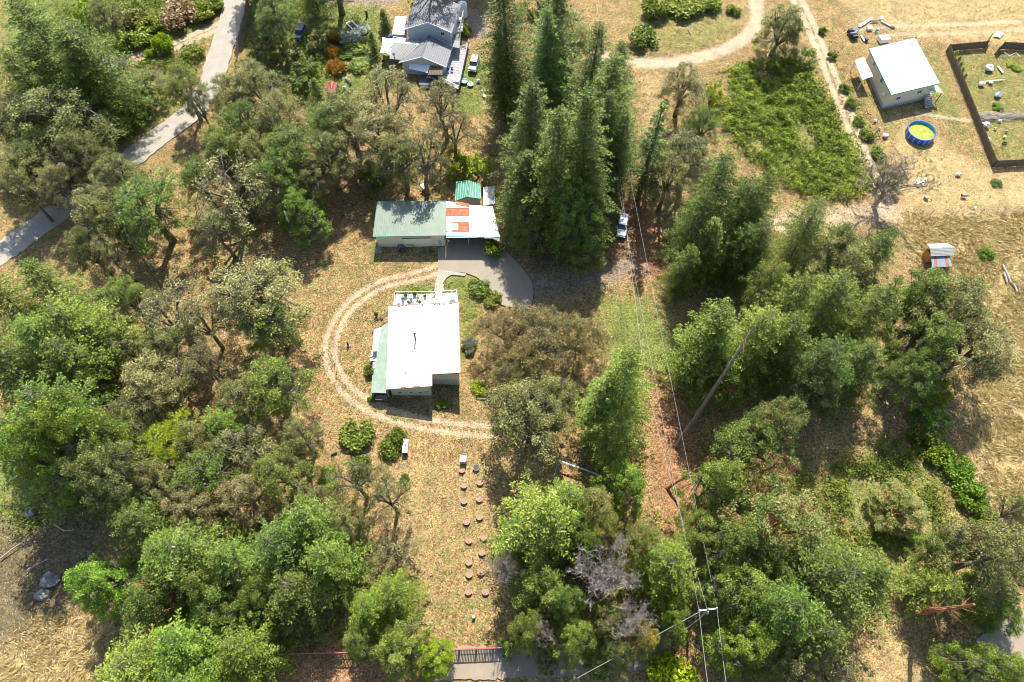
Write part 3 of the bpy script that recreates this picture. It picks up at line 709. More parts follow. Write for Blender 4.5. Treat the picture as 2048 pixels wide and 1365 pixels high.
for px in (893,936,1000):
    q = P(px, 473, cz); MB().bar((q.x,q.y+.2,-.2), (q.x,q.y+.2,cz-.1), .15).obj('post', wood, carport)
a = P(892,405,cz+.5); b = P(985,415,cz+.4); MB().slab([Vector((a.x,a.y-.3,-.2)), Vector((b.x,b.y-.3,-.2)), Vector((b.x,b.y-.3,cz+.15)), Vector((a.x,a.y-.3,cz+.15))], .1).obj('back_wall', wood, carport)
t = thing('propane_tank', 'white propane bottle at the carport corner beside the garage door', 'gas bottle', P(898,484,0)); MB().lathe([(.12,0),(.2,.06),(.2,.5),(.08,.62),(.08,.72)], n=12).obj('tank', junk, t, local=True, smooth=True); MB().lathe([(.1,.62),(.1,.74)], n=8, cap=False).obj('valve_guard', stone, t, local=True)
# gable sheds
def gable(root, pts, zs, ridge, m, ribstep=.4, th=.08, rn='roof'):
    pass
def gable_building(name, label, cat, eL0, eL1, r0, r1, eR0, eR1, ez, rz_, wallm, roofm, over=.3, step=.4, root=None, zb=-.3, ribalong=True, trim=None):
    """eaves eL0-eL1 and eR0-eR1, ridge r0-r1 (pixels); index 0 = far end, 1 = near end"""
    a0, a1 = P(*eL0, ez), P(*eL1, ez); c0, c1 = P(*eR0, ez), P(*eR1, ez); b0, b1 = P(*r0, rz_), P(*r1, rz_)
    ctr = (a0+a1+c0+c1)/4
    if root is None: root = thing(name, label, cat, (ctr.x, ctr.y, 0))
    rf = None
    for e0, e1 in ((a0, a1), (c0, c1)):
        mb = MB().slab([e0, e1, b1, b0], .1)
        if ribalong: ribs(mb, e0, e1, b1, b0, step)
        else: ribs(mb, e0, b0, b1, e1, step)
        rf = mb.obj('roof', roofm, root)
    mb = MB().bar(b0+Vector((0,0,.03)), b1+Vector((0,0,.03)), .25, .08); mb.obj('ridge_cap', roofm, root)
    if trim:
        mb = MB()
        for x, y in ((a1,b1),(b1,c1),(a0,b0),(b0,c0),(a0,a1),(c0,c1)): mb.bar(x+Vector((0,0,-.06)), y+Vector((0,0,-.06)), .12, .2)
        mb.obj('roof_edge', trim, root)
    quad = ccw([tuple(a0[:2]), tuple(a1[:2]), tuple(c1[:2]), tuple(c0[:2])]); f = inset(quad, over)
    def near(p): return min(f, key=lambda q_: (q_-Vector(p[:2])).length)
    A0, A1, C0, C1 = near(a0), near(a1), near(c0), near(c1); ze = ez-.05; 
    for X, Y in ((A0, A1), (C1, C0)):
        if (Y-X).length > 0:
            d = (Y-X).normalized(); n_ = Vector((-d.y, d.x)); mb = MB(); mb.prism([X, Y, Y+n_*.0001*0+n_*.12, X+n_*.12], zb, ze); mb.obj('wall', wallm, root)
    for X, Y, rr in ((A1, C1, b1), (C0, A0, b0)):
        d = (Y-X).normalized(); t_ = (Vector(rr[:2])-X).dot(d)/(Y-X).length; M_ = X.lerp(Y, t_); n_ = Vector((-d.y, d.x))*.12; mb = MB()
        vs = [(X.x,X.y,zb),(Y.x,Y.y,zb),(Y.x,Y.y,ze),(M_.x,M_.y,rz_-.12),(X.x,X.y,ze)]
        vs += [(v[0]+n_.x, v[1]+n_.y, v[2]) for v in vs]
        mb.add(vs, [(0,1,2,3,4),(9,8,7,6,5)]+[(i,(i+1)%5+0,(i+1)%5+5,i+5)[::-1] for i in range(5)]); mb.obj('gable_wall', wallm, root)
    return root, (A0, A1, C0, C1)
s1, _ = gable_building('shed', 'small shed with a bright green metal roof behind the carport', 'shed', (913,364),(911,402),(938,362),(934,394),(960,369),(962,398), 2.3, 3.1, plain('grey_boards', (.34,.34,.32), .8, .2), green2, .25, .45, ribalong=False, trim=greentrim)
s2, _, _, _ = flatroof_building('shed', 'narrow shed with a grey metal roof right of the green-roofed shed', 'shed', [(967,375),(988,373),(990,408),(967,412)], [2.6,2.6,2.3,2.3], wood, plain('grey_shed_metal', (.42,.43,.46), .5, .2), .15, .3)
t = thing('beehive', 'small white flat-topped box standing askew in the leaf litter behind the garage', 'box', P(850,378,0), R(38))
MB().box((0,0,.45), (.9,.9,.9)).obj('box', plain('dull_green_box', (.20,.30,.24), .7, .1), t, local=True); MB().box((0,0,.95), (1.25,1.25,.08)).obj('lid', junk, t, local=True)  # dull green sides under a white lid

# ------------------------------------------------------------------ white-roofed house, top right
wz = zsh(190, 243.4); 
wz = max(4.2, min(6.5, wz)); wz2 = wz-.1
wr = [(1738,98),(1830,76),(1879.4,167),(1782.5,190.3)]
wh, wp, wf, wpz = flatroof_building('house', 'cream house with a big tilted white roof beside the round blue pool', 'house', wr, [wz-.6,wz-.6,wz,wz], cream, white, .45, None, trim=greentrim)
bys = sorted(wf, key=lambda p: p.y); near1 = bys[0]; right1 = max(wf, key=lambda p: p.x); left1 = min(wf, key=lambda p: p.x)
for t_, z in ((.24, 2.1), (.70, 2.5)):
    window(wh, near1, right1, t_, z, 1.1, .9); 
for t_ in (.25, .62): window(wh, left1, near1, t_, 2.8, .9, 1.1)
facebox(wh, 'foundation', stone, near1, right1, .0, 1.0, -.3, .45, .05, .1); facebox(wh, 'foundation', stone, left1, near1, .0, 1.0, -.3, .45, .05, .1)
q = P(1822,91,wz-.5); q.z = wpz(q.x,q.y); stp = MB().tube([q, q+Vector((.1,0,1.0)), q+Vector((.5,.7,1.6))], .08, 8).obj('stovepipe', blackm, wh)
q = left1.lerp(near1, .86); MB().tube([(q.x-.25,q.y-.1,2.3),(q.x-.4,q.y-.15,2.35)], .35, 14).obj('satellite_dish', junk, wh)
a, b, c_, d_ = P(1709.7,121.6,2.7), P(1727,113.8,2.9), P(1746,153,2.9), P(1724.5,159.5,2.6)
t = thing('carport', 'small white-roofed lean-to on the left side of the cream house', 'carport', P(1728,140,0))
MB().slab([a,b,c_,d_], .1).obj('roof', white, t)
for p in (a, d_): MB().bar((p.x+.2,p.y,-.2), (p.x+.2,p.y,2.6), .12).obj('post', whitep, t)
a, b, c_, d_ = P(1862,173,2.6), P(1870,170,2.7), P(1885,185,2.5), P(1861,183,2.5)
t = thing('porch', 'small green-roofed porch with grey steps on the right side of the cream house', 'porch', P(1868,195,0))
MB().slab([P(1858,182,2.7),P(1872,168,2.7),P(1886,187,2.5)], .06).obj('roof', plain('porch_green', (.35,.52,.40), .6, .1), t)
q = P(1884,186,2.5); MB().bar((q.x,q.y,-.1), (q.x,q.y,2.5), .14).obj('post', wood, t)
sdir = (Vector(near1)-Vector(left1)).normalized()
for i in range(7): q = P(1856+i*.2, 190+i*4.0, 1.1-i*.15); MB().box(q, (1.9,.36,.08), math.atan2((right1-near1).y, (right1-near1).x)).obj('step', greyw, t)
single(MB().box(P(1768,79,.5), (2.2,1.5,1.0), R(10)), 'cabinet', junk, 'white cabinet-like box standing behind the cream house', 'box', bevel=.03)
# pool
t = thing('swimming_pool', 'round blue above-ground pool with green water beside the cream house', 'pool', P(1838,270,0)); pr_ = 2.75
MB().lathe([(pr_,-.1),(pr_,1.15),(pr_+.06,1.15),(pr_+.06,1.22),(pr_-.1,1.22),(pr_-.1,.3)], n=32, cap=False).obj('pool_wall', plain('blue_pool_wall', (.02,.12,.50), .35, .2), t, local=True)
MB().lathe([(pr_-.12,.4),(pr_-.12,1.16)], n=32, cap=False).obj('pool_liner', plain('light_blue_liner', (.06,.42,.62), .4, .1), t, local=True)
m_, n_ = mat('green_pool_water'); g_ = nd(n_, 'ShaderNodeNewGeometry').outputs['Position']
r_ = ramp(n_, [(.3, (.20,.24,.03)), (.6, (.36,.36,.05)), (.75, (.55,.52,.12))]); n_.links.new(noise(n_, g_, 1.3, 4, .6), r_.inputs[0]); finish(m_, n_, r_.outputs[0], .15, noise(n_, g_, 4, 2), .1, .02, spec=.6)
MB().lathe([(pr_-.13,.35),(pr_-.13,.62)], n=32).obj('water', m_, t, local=True)
for k in range(16):
    a_ = 2*math.pi*k/16; x, y = (pr_+.08)*math.cos(a_), (pr_+.08)*math.sin(a_); MB().bar((x,y,0), (x,y,1.15), .07).obj('pool_post', junk, t, local=True)
# utility vehicle
def utv():
    t = thing('utility_vehicle', 'black utility vehicle with a small roof parked left of the scrap pile', 'utility vehicle', P(1704,72,0), R(12))
    MB().box((0,0,.5), (1.4,2.8,.4)).obj('body', blackm, t, local=True, bevel=.08); MB().box((0,1.0,.85), (1.3,.8,.3)).obj('hood', blackm, t, local=True, bevel=.08)
    MB().box((0,-.9,.95), (1.35,.9,.1)).obj('cargo_bed', greyroof, t, local=True); MB().box((0,.05,1.85), (1.3,1.1,.05)).obj('roof', plain('dark_grey_roof', (.12,.12,.13), .4, .1), t, local=True)
    for x in (-.6,.6):
        for y in (-.4,.5): MB().bar((x,y,.8), (x,y,1.85), .06).obj('roof_post', blackm, t, local=True)
        for y in (-1.0,1.0): MB().tube([(x*1.1-.12,y,.32),(x*1.1+.12,y,.32)], .32, 14).obj('wheel', tyre, t, local=True)
    MB().box((0,-.1,.8), (1.1,.5,.15)).obj('seat', stone, t, local=True)
utv()
def plank(p0, p1, w_, m_, label, z=.1, cat='plank', h=.08, grp=None):
    a, b = P(*p0, z), P(*p1, z); return single(MB().bar(a, b, w_, h), 'plank', m_, label, cat, grp)
plank((1718,54),(1744,36),.6,junk,'long white board leaning over the scrap pile behind the cream house')
plank((1741,43),(1758,42),.4,blackm,'short black beam at the top of the scrap pile',.2)
plank((1762,42),(1784,54),.5,stone,'grey board at the right of the scrap pile',.15)
plank((1760,36),(1766,36),.6,junk,'short white board at the top end of the scrap pile',.3)
plank((1722,71),(1729,83),.35,junk,'white board lying beside the black cube behind the cream house')
single(MB().box(P(1733,80,.3), (.6,.6,.6), .2), 'crate', blackm, 'small black cube on the dry grass beside the white board', 'crate')
single(MB().box(P(1739,57,.25), (1.1,.9,.5), .1), 'crate', junk, 'white square box left of the teal tub', 'crate')
single(MB().lathe([(.35,0),(.45,.35),(.4,.35),(.32,.1)], P(1753,64,0), 12, False), 'tub', teal, 'round teal tub on the dry grass near the scrap pile', 'tub')
single(MB().blob(P(1786,53,.2), (.5,.5,.3), random.Random(5)), 'rubble_sack', plain('olive_sack', (.4,.38,.2)), 'olive sack at the right end of the scrap pile', 'sack')
# fenced garden
def fence_run(root, p0, p1, h, m, step=2.4, rails=True, picket=.16):
    a, b = P(*p0, 0), P(*p1, 0); L = (b-a).length; k = max(1, round(L/step)); d = (b-a)/k; nrm = Vector((d.y,-d.x,0)).normalized()
    for i in range(k):
        s_ = a+d*i; e_ = a+d*(i+1); mb = MB(); np_ = max(2, int(d.length/picket))
        for j in range(np_):
            c = s_.lerp(e_, (j+.5)/np_); mb.box((c.x,c.y,h/2-.08+rng.uniform(-.02,.02)), (d.length/np_*.9, .03, h+.1), math.atan2(d.y,d.x))
        f = mb.obj('fence_panel', m, root)
        MB().bar((s_.x,s_.y,-.3), (s_.x,s_.y,h+.12), .13).obj('post', m, root)
        mb = MB()
        for z in (.35, h-.3): mb.bar(Vector((s_.x,s_.y,z))+nrm*.05, Vector((e_.x,e_.y,z))+nrm*.05, .05, .09)
        mb.obj('rail', m, root)
    MB().bar((b.x,b.y,-.3), (b.x,b.y,h+.12), .13).obj('post', m, root)
rng = random.Random(11)
gfence = thing('garden_fence', 'dark board fence enclosing the vegetable garden right of the cream house', 'fence', P(1940,200,0))
for a, b in (((1892,103),(1984,334)),((1984,334),(2110,328)),((1892,103),(1968,96)),((1968,96),(1975,82)),((1990,108),(2000,98)),((2000,98),(2110,102))): fence_run(gfence, a, b, 1.8, woodd)
for i, (px, py) in enumerate([(1896,120),(1901,131),(1905,143),(1909,154),(1913,166)]): pass
def bag(px, py, s_, label, m_=None, seed=0, cat='bag'): 
    q = P(px, py, 0); single(MB().blob((q.x,q.y,s_*.3), (s_*.6,s_*.5,s_*.4), random.Random(seed+int(px)), 9, 6, .3), 'bag', m_ or junk, label, cat)
bag(1976,139,1.5,'large white wrapped bale at the centre of the fenced garden',None,1,'bale')
bag(1962,170,1.0,'white sack at the left end of the pale pole in the fenced garden'); bag(1981,167,.7,'small white sack halfway along the pale pole in the fenced garden')
bag(1994,192,1.3,'blue and white tarp bundle in the fenced garden', plain('blue_white_tarp', (.45,.6,.75), .5, .4, 1.5), 3,'tarp')
bag(1969,252,1.3,'crumpled white sheet by the lower left fence of the garden'); bag(1975,280,.8,'small white rag close to the lower left fence of the garden'); bag(1990,258,.5,'small yellow bag in the lower part of the garden', plain('yellow_bag', (.7,.62,.25))); bag(2012,264,.55,'small grey-white bag in the lower part of the garden', stone); bag(2008,275,.5,'pale yellow lump above the black ring in the garden', plain('yellow_bag', (.7,.62,.25)))
bag(1999,243,.6,'small white bag just below the brush row in the garden')
plank((1962,164),(2008,160),.2,plain('pale_pole', (.6,.5,.35)),'long pale pole lying across the fenced garden', cat='pole')
plank((1996,133),(2006,146),.45,junk,'white board lying right of the big white bale')
plank((1990,74),(1997,64),.7,junk,'left one of two pale boards lying above the garden gate gap'); plank((1997,75),(2004,66),.7,junk,'right one of two pale boards lying above the garden gate gap')
q = P(2009,287,.1); mb = MB(); mb.tube([(q.x+.35*math.cos(a_), q.y+.35*math.sin(a_), .08) for a_ in [k*math.pi/6 for k in range(13)]], .12, 6); single(mb, 'old_tyre', tyre, 'black tyre lying in the lower part of the fenced garden', 'tyre')
t = thing('trellis', 'thin white pipe frame standing in the upper part of the fenced garden', 'frame', P(2020,108,0)); 
for p0, p1 in (((2008,105),(2018,112)),((2018,112),(2032,106)),((2032,106),(2040,114))): MB().tube([P(*p0,.6), P(*p1,.6)], .05, 6).obj('pipe', junk, t)
bag(1750,243,.6,'upper of two white scraps on the grass left of the pool'); bag(1758,258,.5,'lower of two white scraps on the grass left of the pool', None, 4); bag(1770,273,1.0,'white crumpled bag with dark holes left of the pool', None, 5)
bag(1916,350,.8,'single white scrap on the bare field below the garden fence')
t = thing('firewood_pile', 'heap of split white wood on the bare field below the pool', 'wood pile', P(1845,368,0)); rg = random.Random(9)
for i in range(14):
    q = P(1845+rg.uniform(-11,11), 368+rg.uniform(-6,6), .1+rg.random()*.3); a_ = rg.uniform(0,3.1); MB().bar(q, q+Vector((math.cos(a_)*.7,math.sin(a_)*.7,.1)), .16).obj('log', junk, t)
t = thing('barrel_drum', 'grey drum lying on its side above the wire fence', 'drum', P(1927,393,0)); MB().tube([(-.5,0,.3),(.5,0,.3)], .3, 14).obj('drum', stone, t, local=True); MB().tube([(-.02,0,.3),(.02,0,.3)], .32, 14).obj('hoop', stone, t, local=True); MB().tube([(-.56,0,.3),(-.5,0,.3)], .26, 14).obj('lid', blackm, t, local=True)
single(MB().lathe([(.5,0),(.42,.35),(.3,.35)], P(1852,396,0), 10), 'tree_stump', BARK['snag'], 'low stump on the bare field just above the wire fence', 'stump'); bag(1949,417,.5,'small white scrap at the wire fence')
wf_ = thing('wire_fence', 'thin wire fence on slim posts along the top of the tall dry grass', 'fence', P(1940,425,0))
pp = [P(x, y, 0) for x, y in ((1826,428),(1860,431),(1910,430),(1960,428),(2004,427),(2050,424),(2110,421))]
for q in pp: MB().tube([(q.x,q.y,-.2),(q.x,q.y,1.6)], .06, 6).obj('post', BARK['snag'], wf_)
for z in (.5,.9,1.3):
    mb = MB()
    for a, b in zip(pp[:-1], pp[1:]): mb.bar(a+Vector((0,0,z)), b+Vector((0,0,z)), .025)
    mb.obj('wire', stone, wf_)
# shed at right
sh = thing('shed', 'old shed with a grey shingle roof and orange wall in the tall dry grass', 'shed', P(1878,505,0))
a, b, c_, d_ = P(1853,488,2.6), P(1894,487,2.6), P(1909,494,2.95), P(1860,497,2.95)
e_, f_ = P(1908,511,2.3), P(1861,513,2.3)
shg = plain('grey_shingles', (.36,.34,.31), .9, .3, 4)
MB().slab([d_, c_, b, a], .1).obj('roof', shg, sh)
for i in range(6):
    t0, t1 = i/6, (i+1)/6; p0, p1, p2, p3 = d_.lerp(f_, t0), c_.lerp(e_, t0), c_.lerp(e_, t1+.02), d_.lerp(f_, t1+.02)
    MB().slab([p0+Vector((0,0,.02)), p1+Vector((0,0,.02)), p2+Vector((0,0,.06)), p3+Vector((0,0,.06))], .05).obj('shingle_row', shg, sh)
W1, W2, W3, W4 = P(1862,514,1.9), P(1900,513,1.9), P(1893,498,1.9), P(1853,499,1.9)
wall_parts(sh, ccw([tuple(W1[:2]),tuple(W2[:2]),tuple(W3[:2]),tuple(W4[:2])]), -.3, [1.95]*4, orangep)
L1, L2, L3, L4 = P(1862,513,2.0), P(1899,512,2.0), P(1904,533,1.6), P(1864,536,1.6)
for i in range(7):
    t0, t1 = i/7, (i+.97)/7; MB().slab([L1.lerp(L2,t0), L1.lerp(L2,t1), L4.lerp(L3,t1), L4.lerp(L3,t0)], .04).obj('lean_to_sheet', [plain('blue_grey_sheet', (.24,.27,.31), .5, .25), rustm][i in (1,5)], sh)
for p in (L3, L4): MB().bar((p.x,p.y+.2,-.2),(p.x,p.y+.2,1.55),.12).obj('post', wood, sh)
for i, (p0, p1, lb) in enumerate((((2005,530),(2022,566),'longest fallen log in the dry grass at the right, below the shed'),((2007,545),(2014,565),'short fallen log left of the long log in the dry grass'),((2026,568),(2034,584),'short fallen log at the lower end of the long log'))):
    a, b = P(*p0,.2), P(*p1,.2); single(MB().tube([a, a.lerp(b,.5)+Vector((.1,0,0)), b], [.2,.18,.14], 8), 'fallen_log', BARK['grey'], lb, 'log')
# ------------------------------------------------------------------ grey-roofed blue house, top
bh, (bA0, bA1, bC0, bC1) = gable_building('house', 'pale blue two-storey house with grey metal gable roofs and decks', 'house', (830,0),(810,59),(872.5,-10),(856,45.5),(921,12),(903,66), 5.6, 7.2, blue, greyroof, .4, .42, trim=whitep, ribalong=False)
window(bh, bA1, bC1, .45, 5.6, .55, .4); window(bh, bA1, bC1, .82, 4.9, .9, .8)
_, (lA0, lA1, lC0, lC1) = gable_building('', '', '', (833,92),(797.5,126),(859,70),(843.5,114.5),(905,93),(891.6,134.6), 2.9, 4.5, blue, greyroof, .4, .42, root=bh, trim=whitep, ribalong=False)
# left wing
r0, r1, e1, e0 = P(786,86,4.0), P(838,91,4.0), P(803,121,2.7), P(779.5,118,2.7); u1, u0 = P(840,80,3.2), P(797,77,3.2)
mb = MB().slab([r0,r1,e1,e0], .08); ribs(mb, r0, r1, e1, e0, .5); mb.obj('roof', plain('brown_grey_metal', (.36,.35,.31), .5, .15), bh)
mb = MB().slab([r0,r1,u1,u0], .08); ribs(mb, r0, r1, u1, u0, .5); mb.obj('roof', plain('brown_grey_metal', (.36,.35,.31), .5, .15), bh)
mb = MB().slab([P(903,68,3.0),P(921,68,2.8),P(919,97,2.8),P(904,94,3.0)], .08); mb.obj('porch_roof', greyroof, bh)
f_ = ccw([tuple(P(783,112,0)[:2]), tuple(P(806,118,0)[:2]), tuple(P(838,100,0)[:2]), tuple(P(790,92,0)[:2])]); wall_parts(bh, [Vector(p) for p in f_], -.2, [2.5]*4, blue)
q = P(789,117,2.9); MB().lathe([(.1,0),(.1,1.0),(.3,1.05),(.3,1.15),(.05,1.25)], q, 10).obj('chimney', blackm, bh)
# awnings and decks
A_, B2, C2, D2 = P(818,126,2.6), P(861,129,2.7), P(855,146,2.2), P(818,138,2.1)
t = thing('awning', 'white fabric awning stretched over the front deck of the pale blue house', 'awning', P(838,150,0)); MB().slab([A_,B2,C2,D2], .03).obj('fabric', whitep, t)
for p in (C2, D2): MB().bar((p.x,p.y,0),(p.x,p.y,p.z-.03),.08).obj('pole', stone, t)
t = thing('pergola', 'dark brown slatted pergola right of the white awning on the pale blue house', 'pergola', P(873,150,0))
for i in range(9):
    t0 = i/9; t1 = (i+.85)/9; a, b = P(862,130,2.6), P(886,134,2.6); c_, d_ = P(856,150,2.4), P(885,150,2.4); MB().slab([a.lerp(b,t0),a.lerp(b,t1),c_.lerp(d_,t1),c_.lerp(d_,t0)], .06).obj('slat', woodd, t)
for p in (P(857,150,2.3), P(885,150,2.3)): MB().bar((p.x,p.y,0),(p.x,p.y,2.32),.12).obj('post', woodd, t)
t = thing('sun_sail', 'white shade sail stretched from the left wing of the pale blue house', 'sun sail', P(775,100,0))
c = [P(765,75,2.6), P(797,76,2.4), P(780,111,2.3), P(760,106,2.5)]; mb = MB(); n_ = 6; vs = []
for i in range(n_+1):
    for j in range(n_+1):
        u, v = i/n_, j/n_; p = c[0].lerp(c[1], u).lerp(c[3].lerp(c[2], u), v); cc = (c[0]+c[1]+c[2]+c[3])/4
        pull = .14*(1-abs(2*u-1)**2*1)*(abs(2*v-1)**2)+.14*(1-abs(2*v-1)**2)*(abs(2*u-1)**2); p = p.lerp(cc, pull); p.z -= .25*(1-(2*u-1)**2)*(1-(2*v-1)**2); vs.append(p)
mb.add(vs, [(i*(n_+1)+j, (i+1)*(n_+1)+j, (i+1)*(n_+1)+j+1, i*(n_+1)+j+1) for i in range(n_) for j in range(n_)]); so_ = mb.obj('fabric', whitep, t); md = so_.modifiers.new('thick', 'SOLIDIFY'); md.thickness = .02
for p, g_ in ((c[3], P(742,121,0)), (c[2], P(783,116,0)), (c[0], P(758,82,0))): MB().tube([p, g_], .03, 5).obj('guy_rope', junk, t)
dkt = thing('deck', 'grey wooden deck with railing wrapping the right side of the pale blue house', 'deck', P(905,130,0))
o_ = [P(905,98,.8), P(938,86,.8), P(918,180,.8), P(878,160,.8)]
for i in range(16):
    t0, t1 = i/16, (i+.93)/16; MB().slab([o_[0].lerp(o_[3],t0), o_[1].lerp(o_[2],t0), o_[1].lerp(o_[2],t1), o_[0].lerp(o_[3],t1)], .06).obj('deck_board', greyw, dkt)
mb = MB(); rail(mb, o_[1], o_[2]); mb.obj('railing', greyw, dkt); mb = MB(); rail(mb, o_[2], o_[3]); mb.obj('railing', whitep, dkt)
f_ = inset(ccw([tuple(p[:2]) for p in o_]), .2); MB().prism(f_, -.3, .72).obj('deck_base', woodd, dkt)
t = thing('deck', 'low dark grey platform deck with steps in front of the pale blue house', 'deck', P(855,165,0)); MB().slab([P(841,150,.5),P(872,152,.5),P(868,172,.5),P(838,170,.5)], .4).obj('platform', plain('charcoal_deck', (.13,.13,.14), .8, .2), t)
for i in range(2): MB().box(P(855,173+i*3,.3-i*.15), (3.2,.3,.1)).obj('step', plain('charcoal_deck', (.13,.13,.14)), t)
# upper balcony right
t = thing('balcony', 'white balcony with stacked boards along the right side of the two-storey block', 'balcony', P(922,40,0))
for i in range(5):
    a, b = P(915+i*.3,36+i*6,3.0), P(926,34+i*6,3.0); MB().slab([a, b, P(925,39+i*6,3.0), P(913,41+i*6,3.0)], .1).obj('floor_panel', [junk, blackm, greyw, junk, greyw][i], t)
mb = MB(); rail(mb, P(927,30,3.0), P(919,66,3.0)); mb.obj('railing', whitep, t)
for p in (P(926,32,3), P(920,64,3)): MB().bar((p.x,p.y,-.2),(p.x,p.y,2.9),.14).obj('post', whitep, t)
t = thing('water_tank', 'round white-topped water tank at the right of the grey roof', 'tank', P(926,32,0)); MB().lathe([(1.05,0),(1.05,3.0),(.98,3.15)], n=20).obj('tank', plain('tank_white', (.7,.72,.74), .4, .1), t, local=True, smooth=False); MB().lathe([(1.0,3.16),(.7,3.3),(.1,3.35)], n=20).obj('lid', plain('tank_lid_blue', (.45,.58,.68), .4, .1), t, local=True)
flat = flatroof_building('shed', 'narrow shed with a pale roof standing left of the two-storey block', 'shed', [(791,33),(813,33),(809,70),(784,69)], [2.9,2.9,2.5,2.5], plain('brown_shed_wall', (.30,.24,.18), .8, .2), plain('pale_roofing', (.66,.62,.52), .8, .12), .15)
single(MB().blob(P(780,74,.4), (.6,.5,.5), random.Random(4)), 'tarp', bluep, 'bright blue tarp bundle between the pale-roofed shed and the sun sail', 'tarp')
def poolet(px, py, r, m_, label): 
    t = thing('paddling_pool', label, 'paddling pool', P(px,py,0)); mb = MB(); mb.tube([(r*math.cos(k*math.pi/8), r*math.sin(k*math.pi/8), .15) for k in range(17)], .13, 6); mb.obj('ring', m_, t, local=True, smooth=True); MB().lathe([(r,.02),(r,.12)], n=16).obj('water', plain('pale_water', (.3,.5,.48), .2, .1), t, local=True)
poolet(929,164,.7,teal,'round teal paddling pool on the lawn right of the grey deck'); poolet(941,170,.55,junk,'smaller white paddling pool on the lawn below the teal one')
bag(957,163,.7,'small pale blue bag on the lawn right of the paddling pools', plain('pale_blue', (.5,.65,.8)))
t = thing('lounge_seat', 'small white garden lounger on the shaded grass right of the paddling pools', 'lounger', P(968,192,0), R(25)); MB().box((0,-.2,.35),(.6,1.1,.08)).obj('seat', junk, t, local=True); MB().box((0,.5,.6),(.6,.1,.6),0,-.4).obj('backrest', junk, t, local=True)
for x in (-.25,.25):
    for y in (-.6,.3): MB().bar((x,y,0),(x,y,.33),.05).obj('leg', junk, t, local=True)
chair(766,126,0,R(40),blackm,'black garden chair on the grass under the shade sail'); chair(760,142,0,R(-100),blackm,'black garden chair on the sunny grass below the shade sail'); chair(756,146,0,R(10),junk,'white garden chair beside the black one below the shade sail')
chair(881,122,.8,R(0),junk,'white chair on the grey deck against the blue wall')
t = thing('bistro_table', 'black round grill table in front of the left wing of the pale blue house', 'table', P(783,140,0)); MB().lathe([(.45,.8),(.45,.86)], n=16).obj('tabletop', blackm, t, local=True); MB().lathe([(.3,0),(.05,.1),(.05,.8)], n=10).obj('pedestal', blackm, t, local=True)
for i, (px, py, lb) in enumerate(((896,145,'left one of two blue chairs on the grey deck'),(904,144,'right one of two blue chairs on the grey deck'))): chair(px, py, .8, R(160), bluep, lb)
def table4(px, py, z, w_, l_, m_, label):
    t = thing('garden_table', label, 'table', P(px,py,z)); MB().box((0,0,.72),(w_,l_,.06)).obj('tabletop', m_, t, local=True)
    for x in (-1,1):
        for y in (-1,1): MB().bar((x*w_*.42,y*l_*.42,0),(x*w_*.42,y*l_*.42,.7),.06).obj('leg', m_, t, local=True)
table4(912,164,.8,1.8,.8,junk,'white table at the front corner of the grey deck'); table4(858,160,.5,1.0,.6,stone,'small grey table on the dark platform deck')
for i, (px, py, m_, lb) in enumerate(((869,157,bluep,'blue cooler box on the dark platform deck'),(876,160,blackm,'black bin bag at the edge of the dark platform deck'),(884,156,junk,'white bucket at the foot of the pergola post'),(864,147,redp,'red toy under the pergola edge'))):
    single(MB().box(P(px,py,.75), (.6,.45,.5), i), 'storage_box', m_, lb, 'box', bevel=.05)
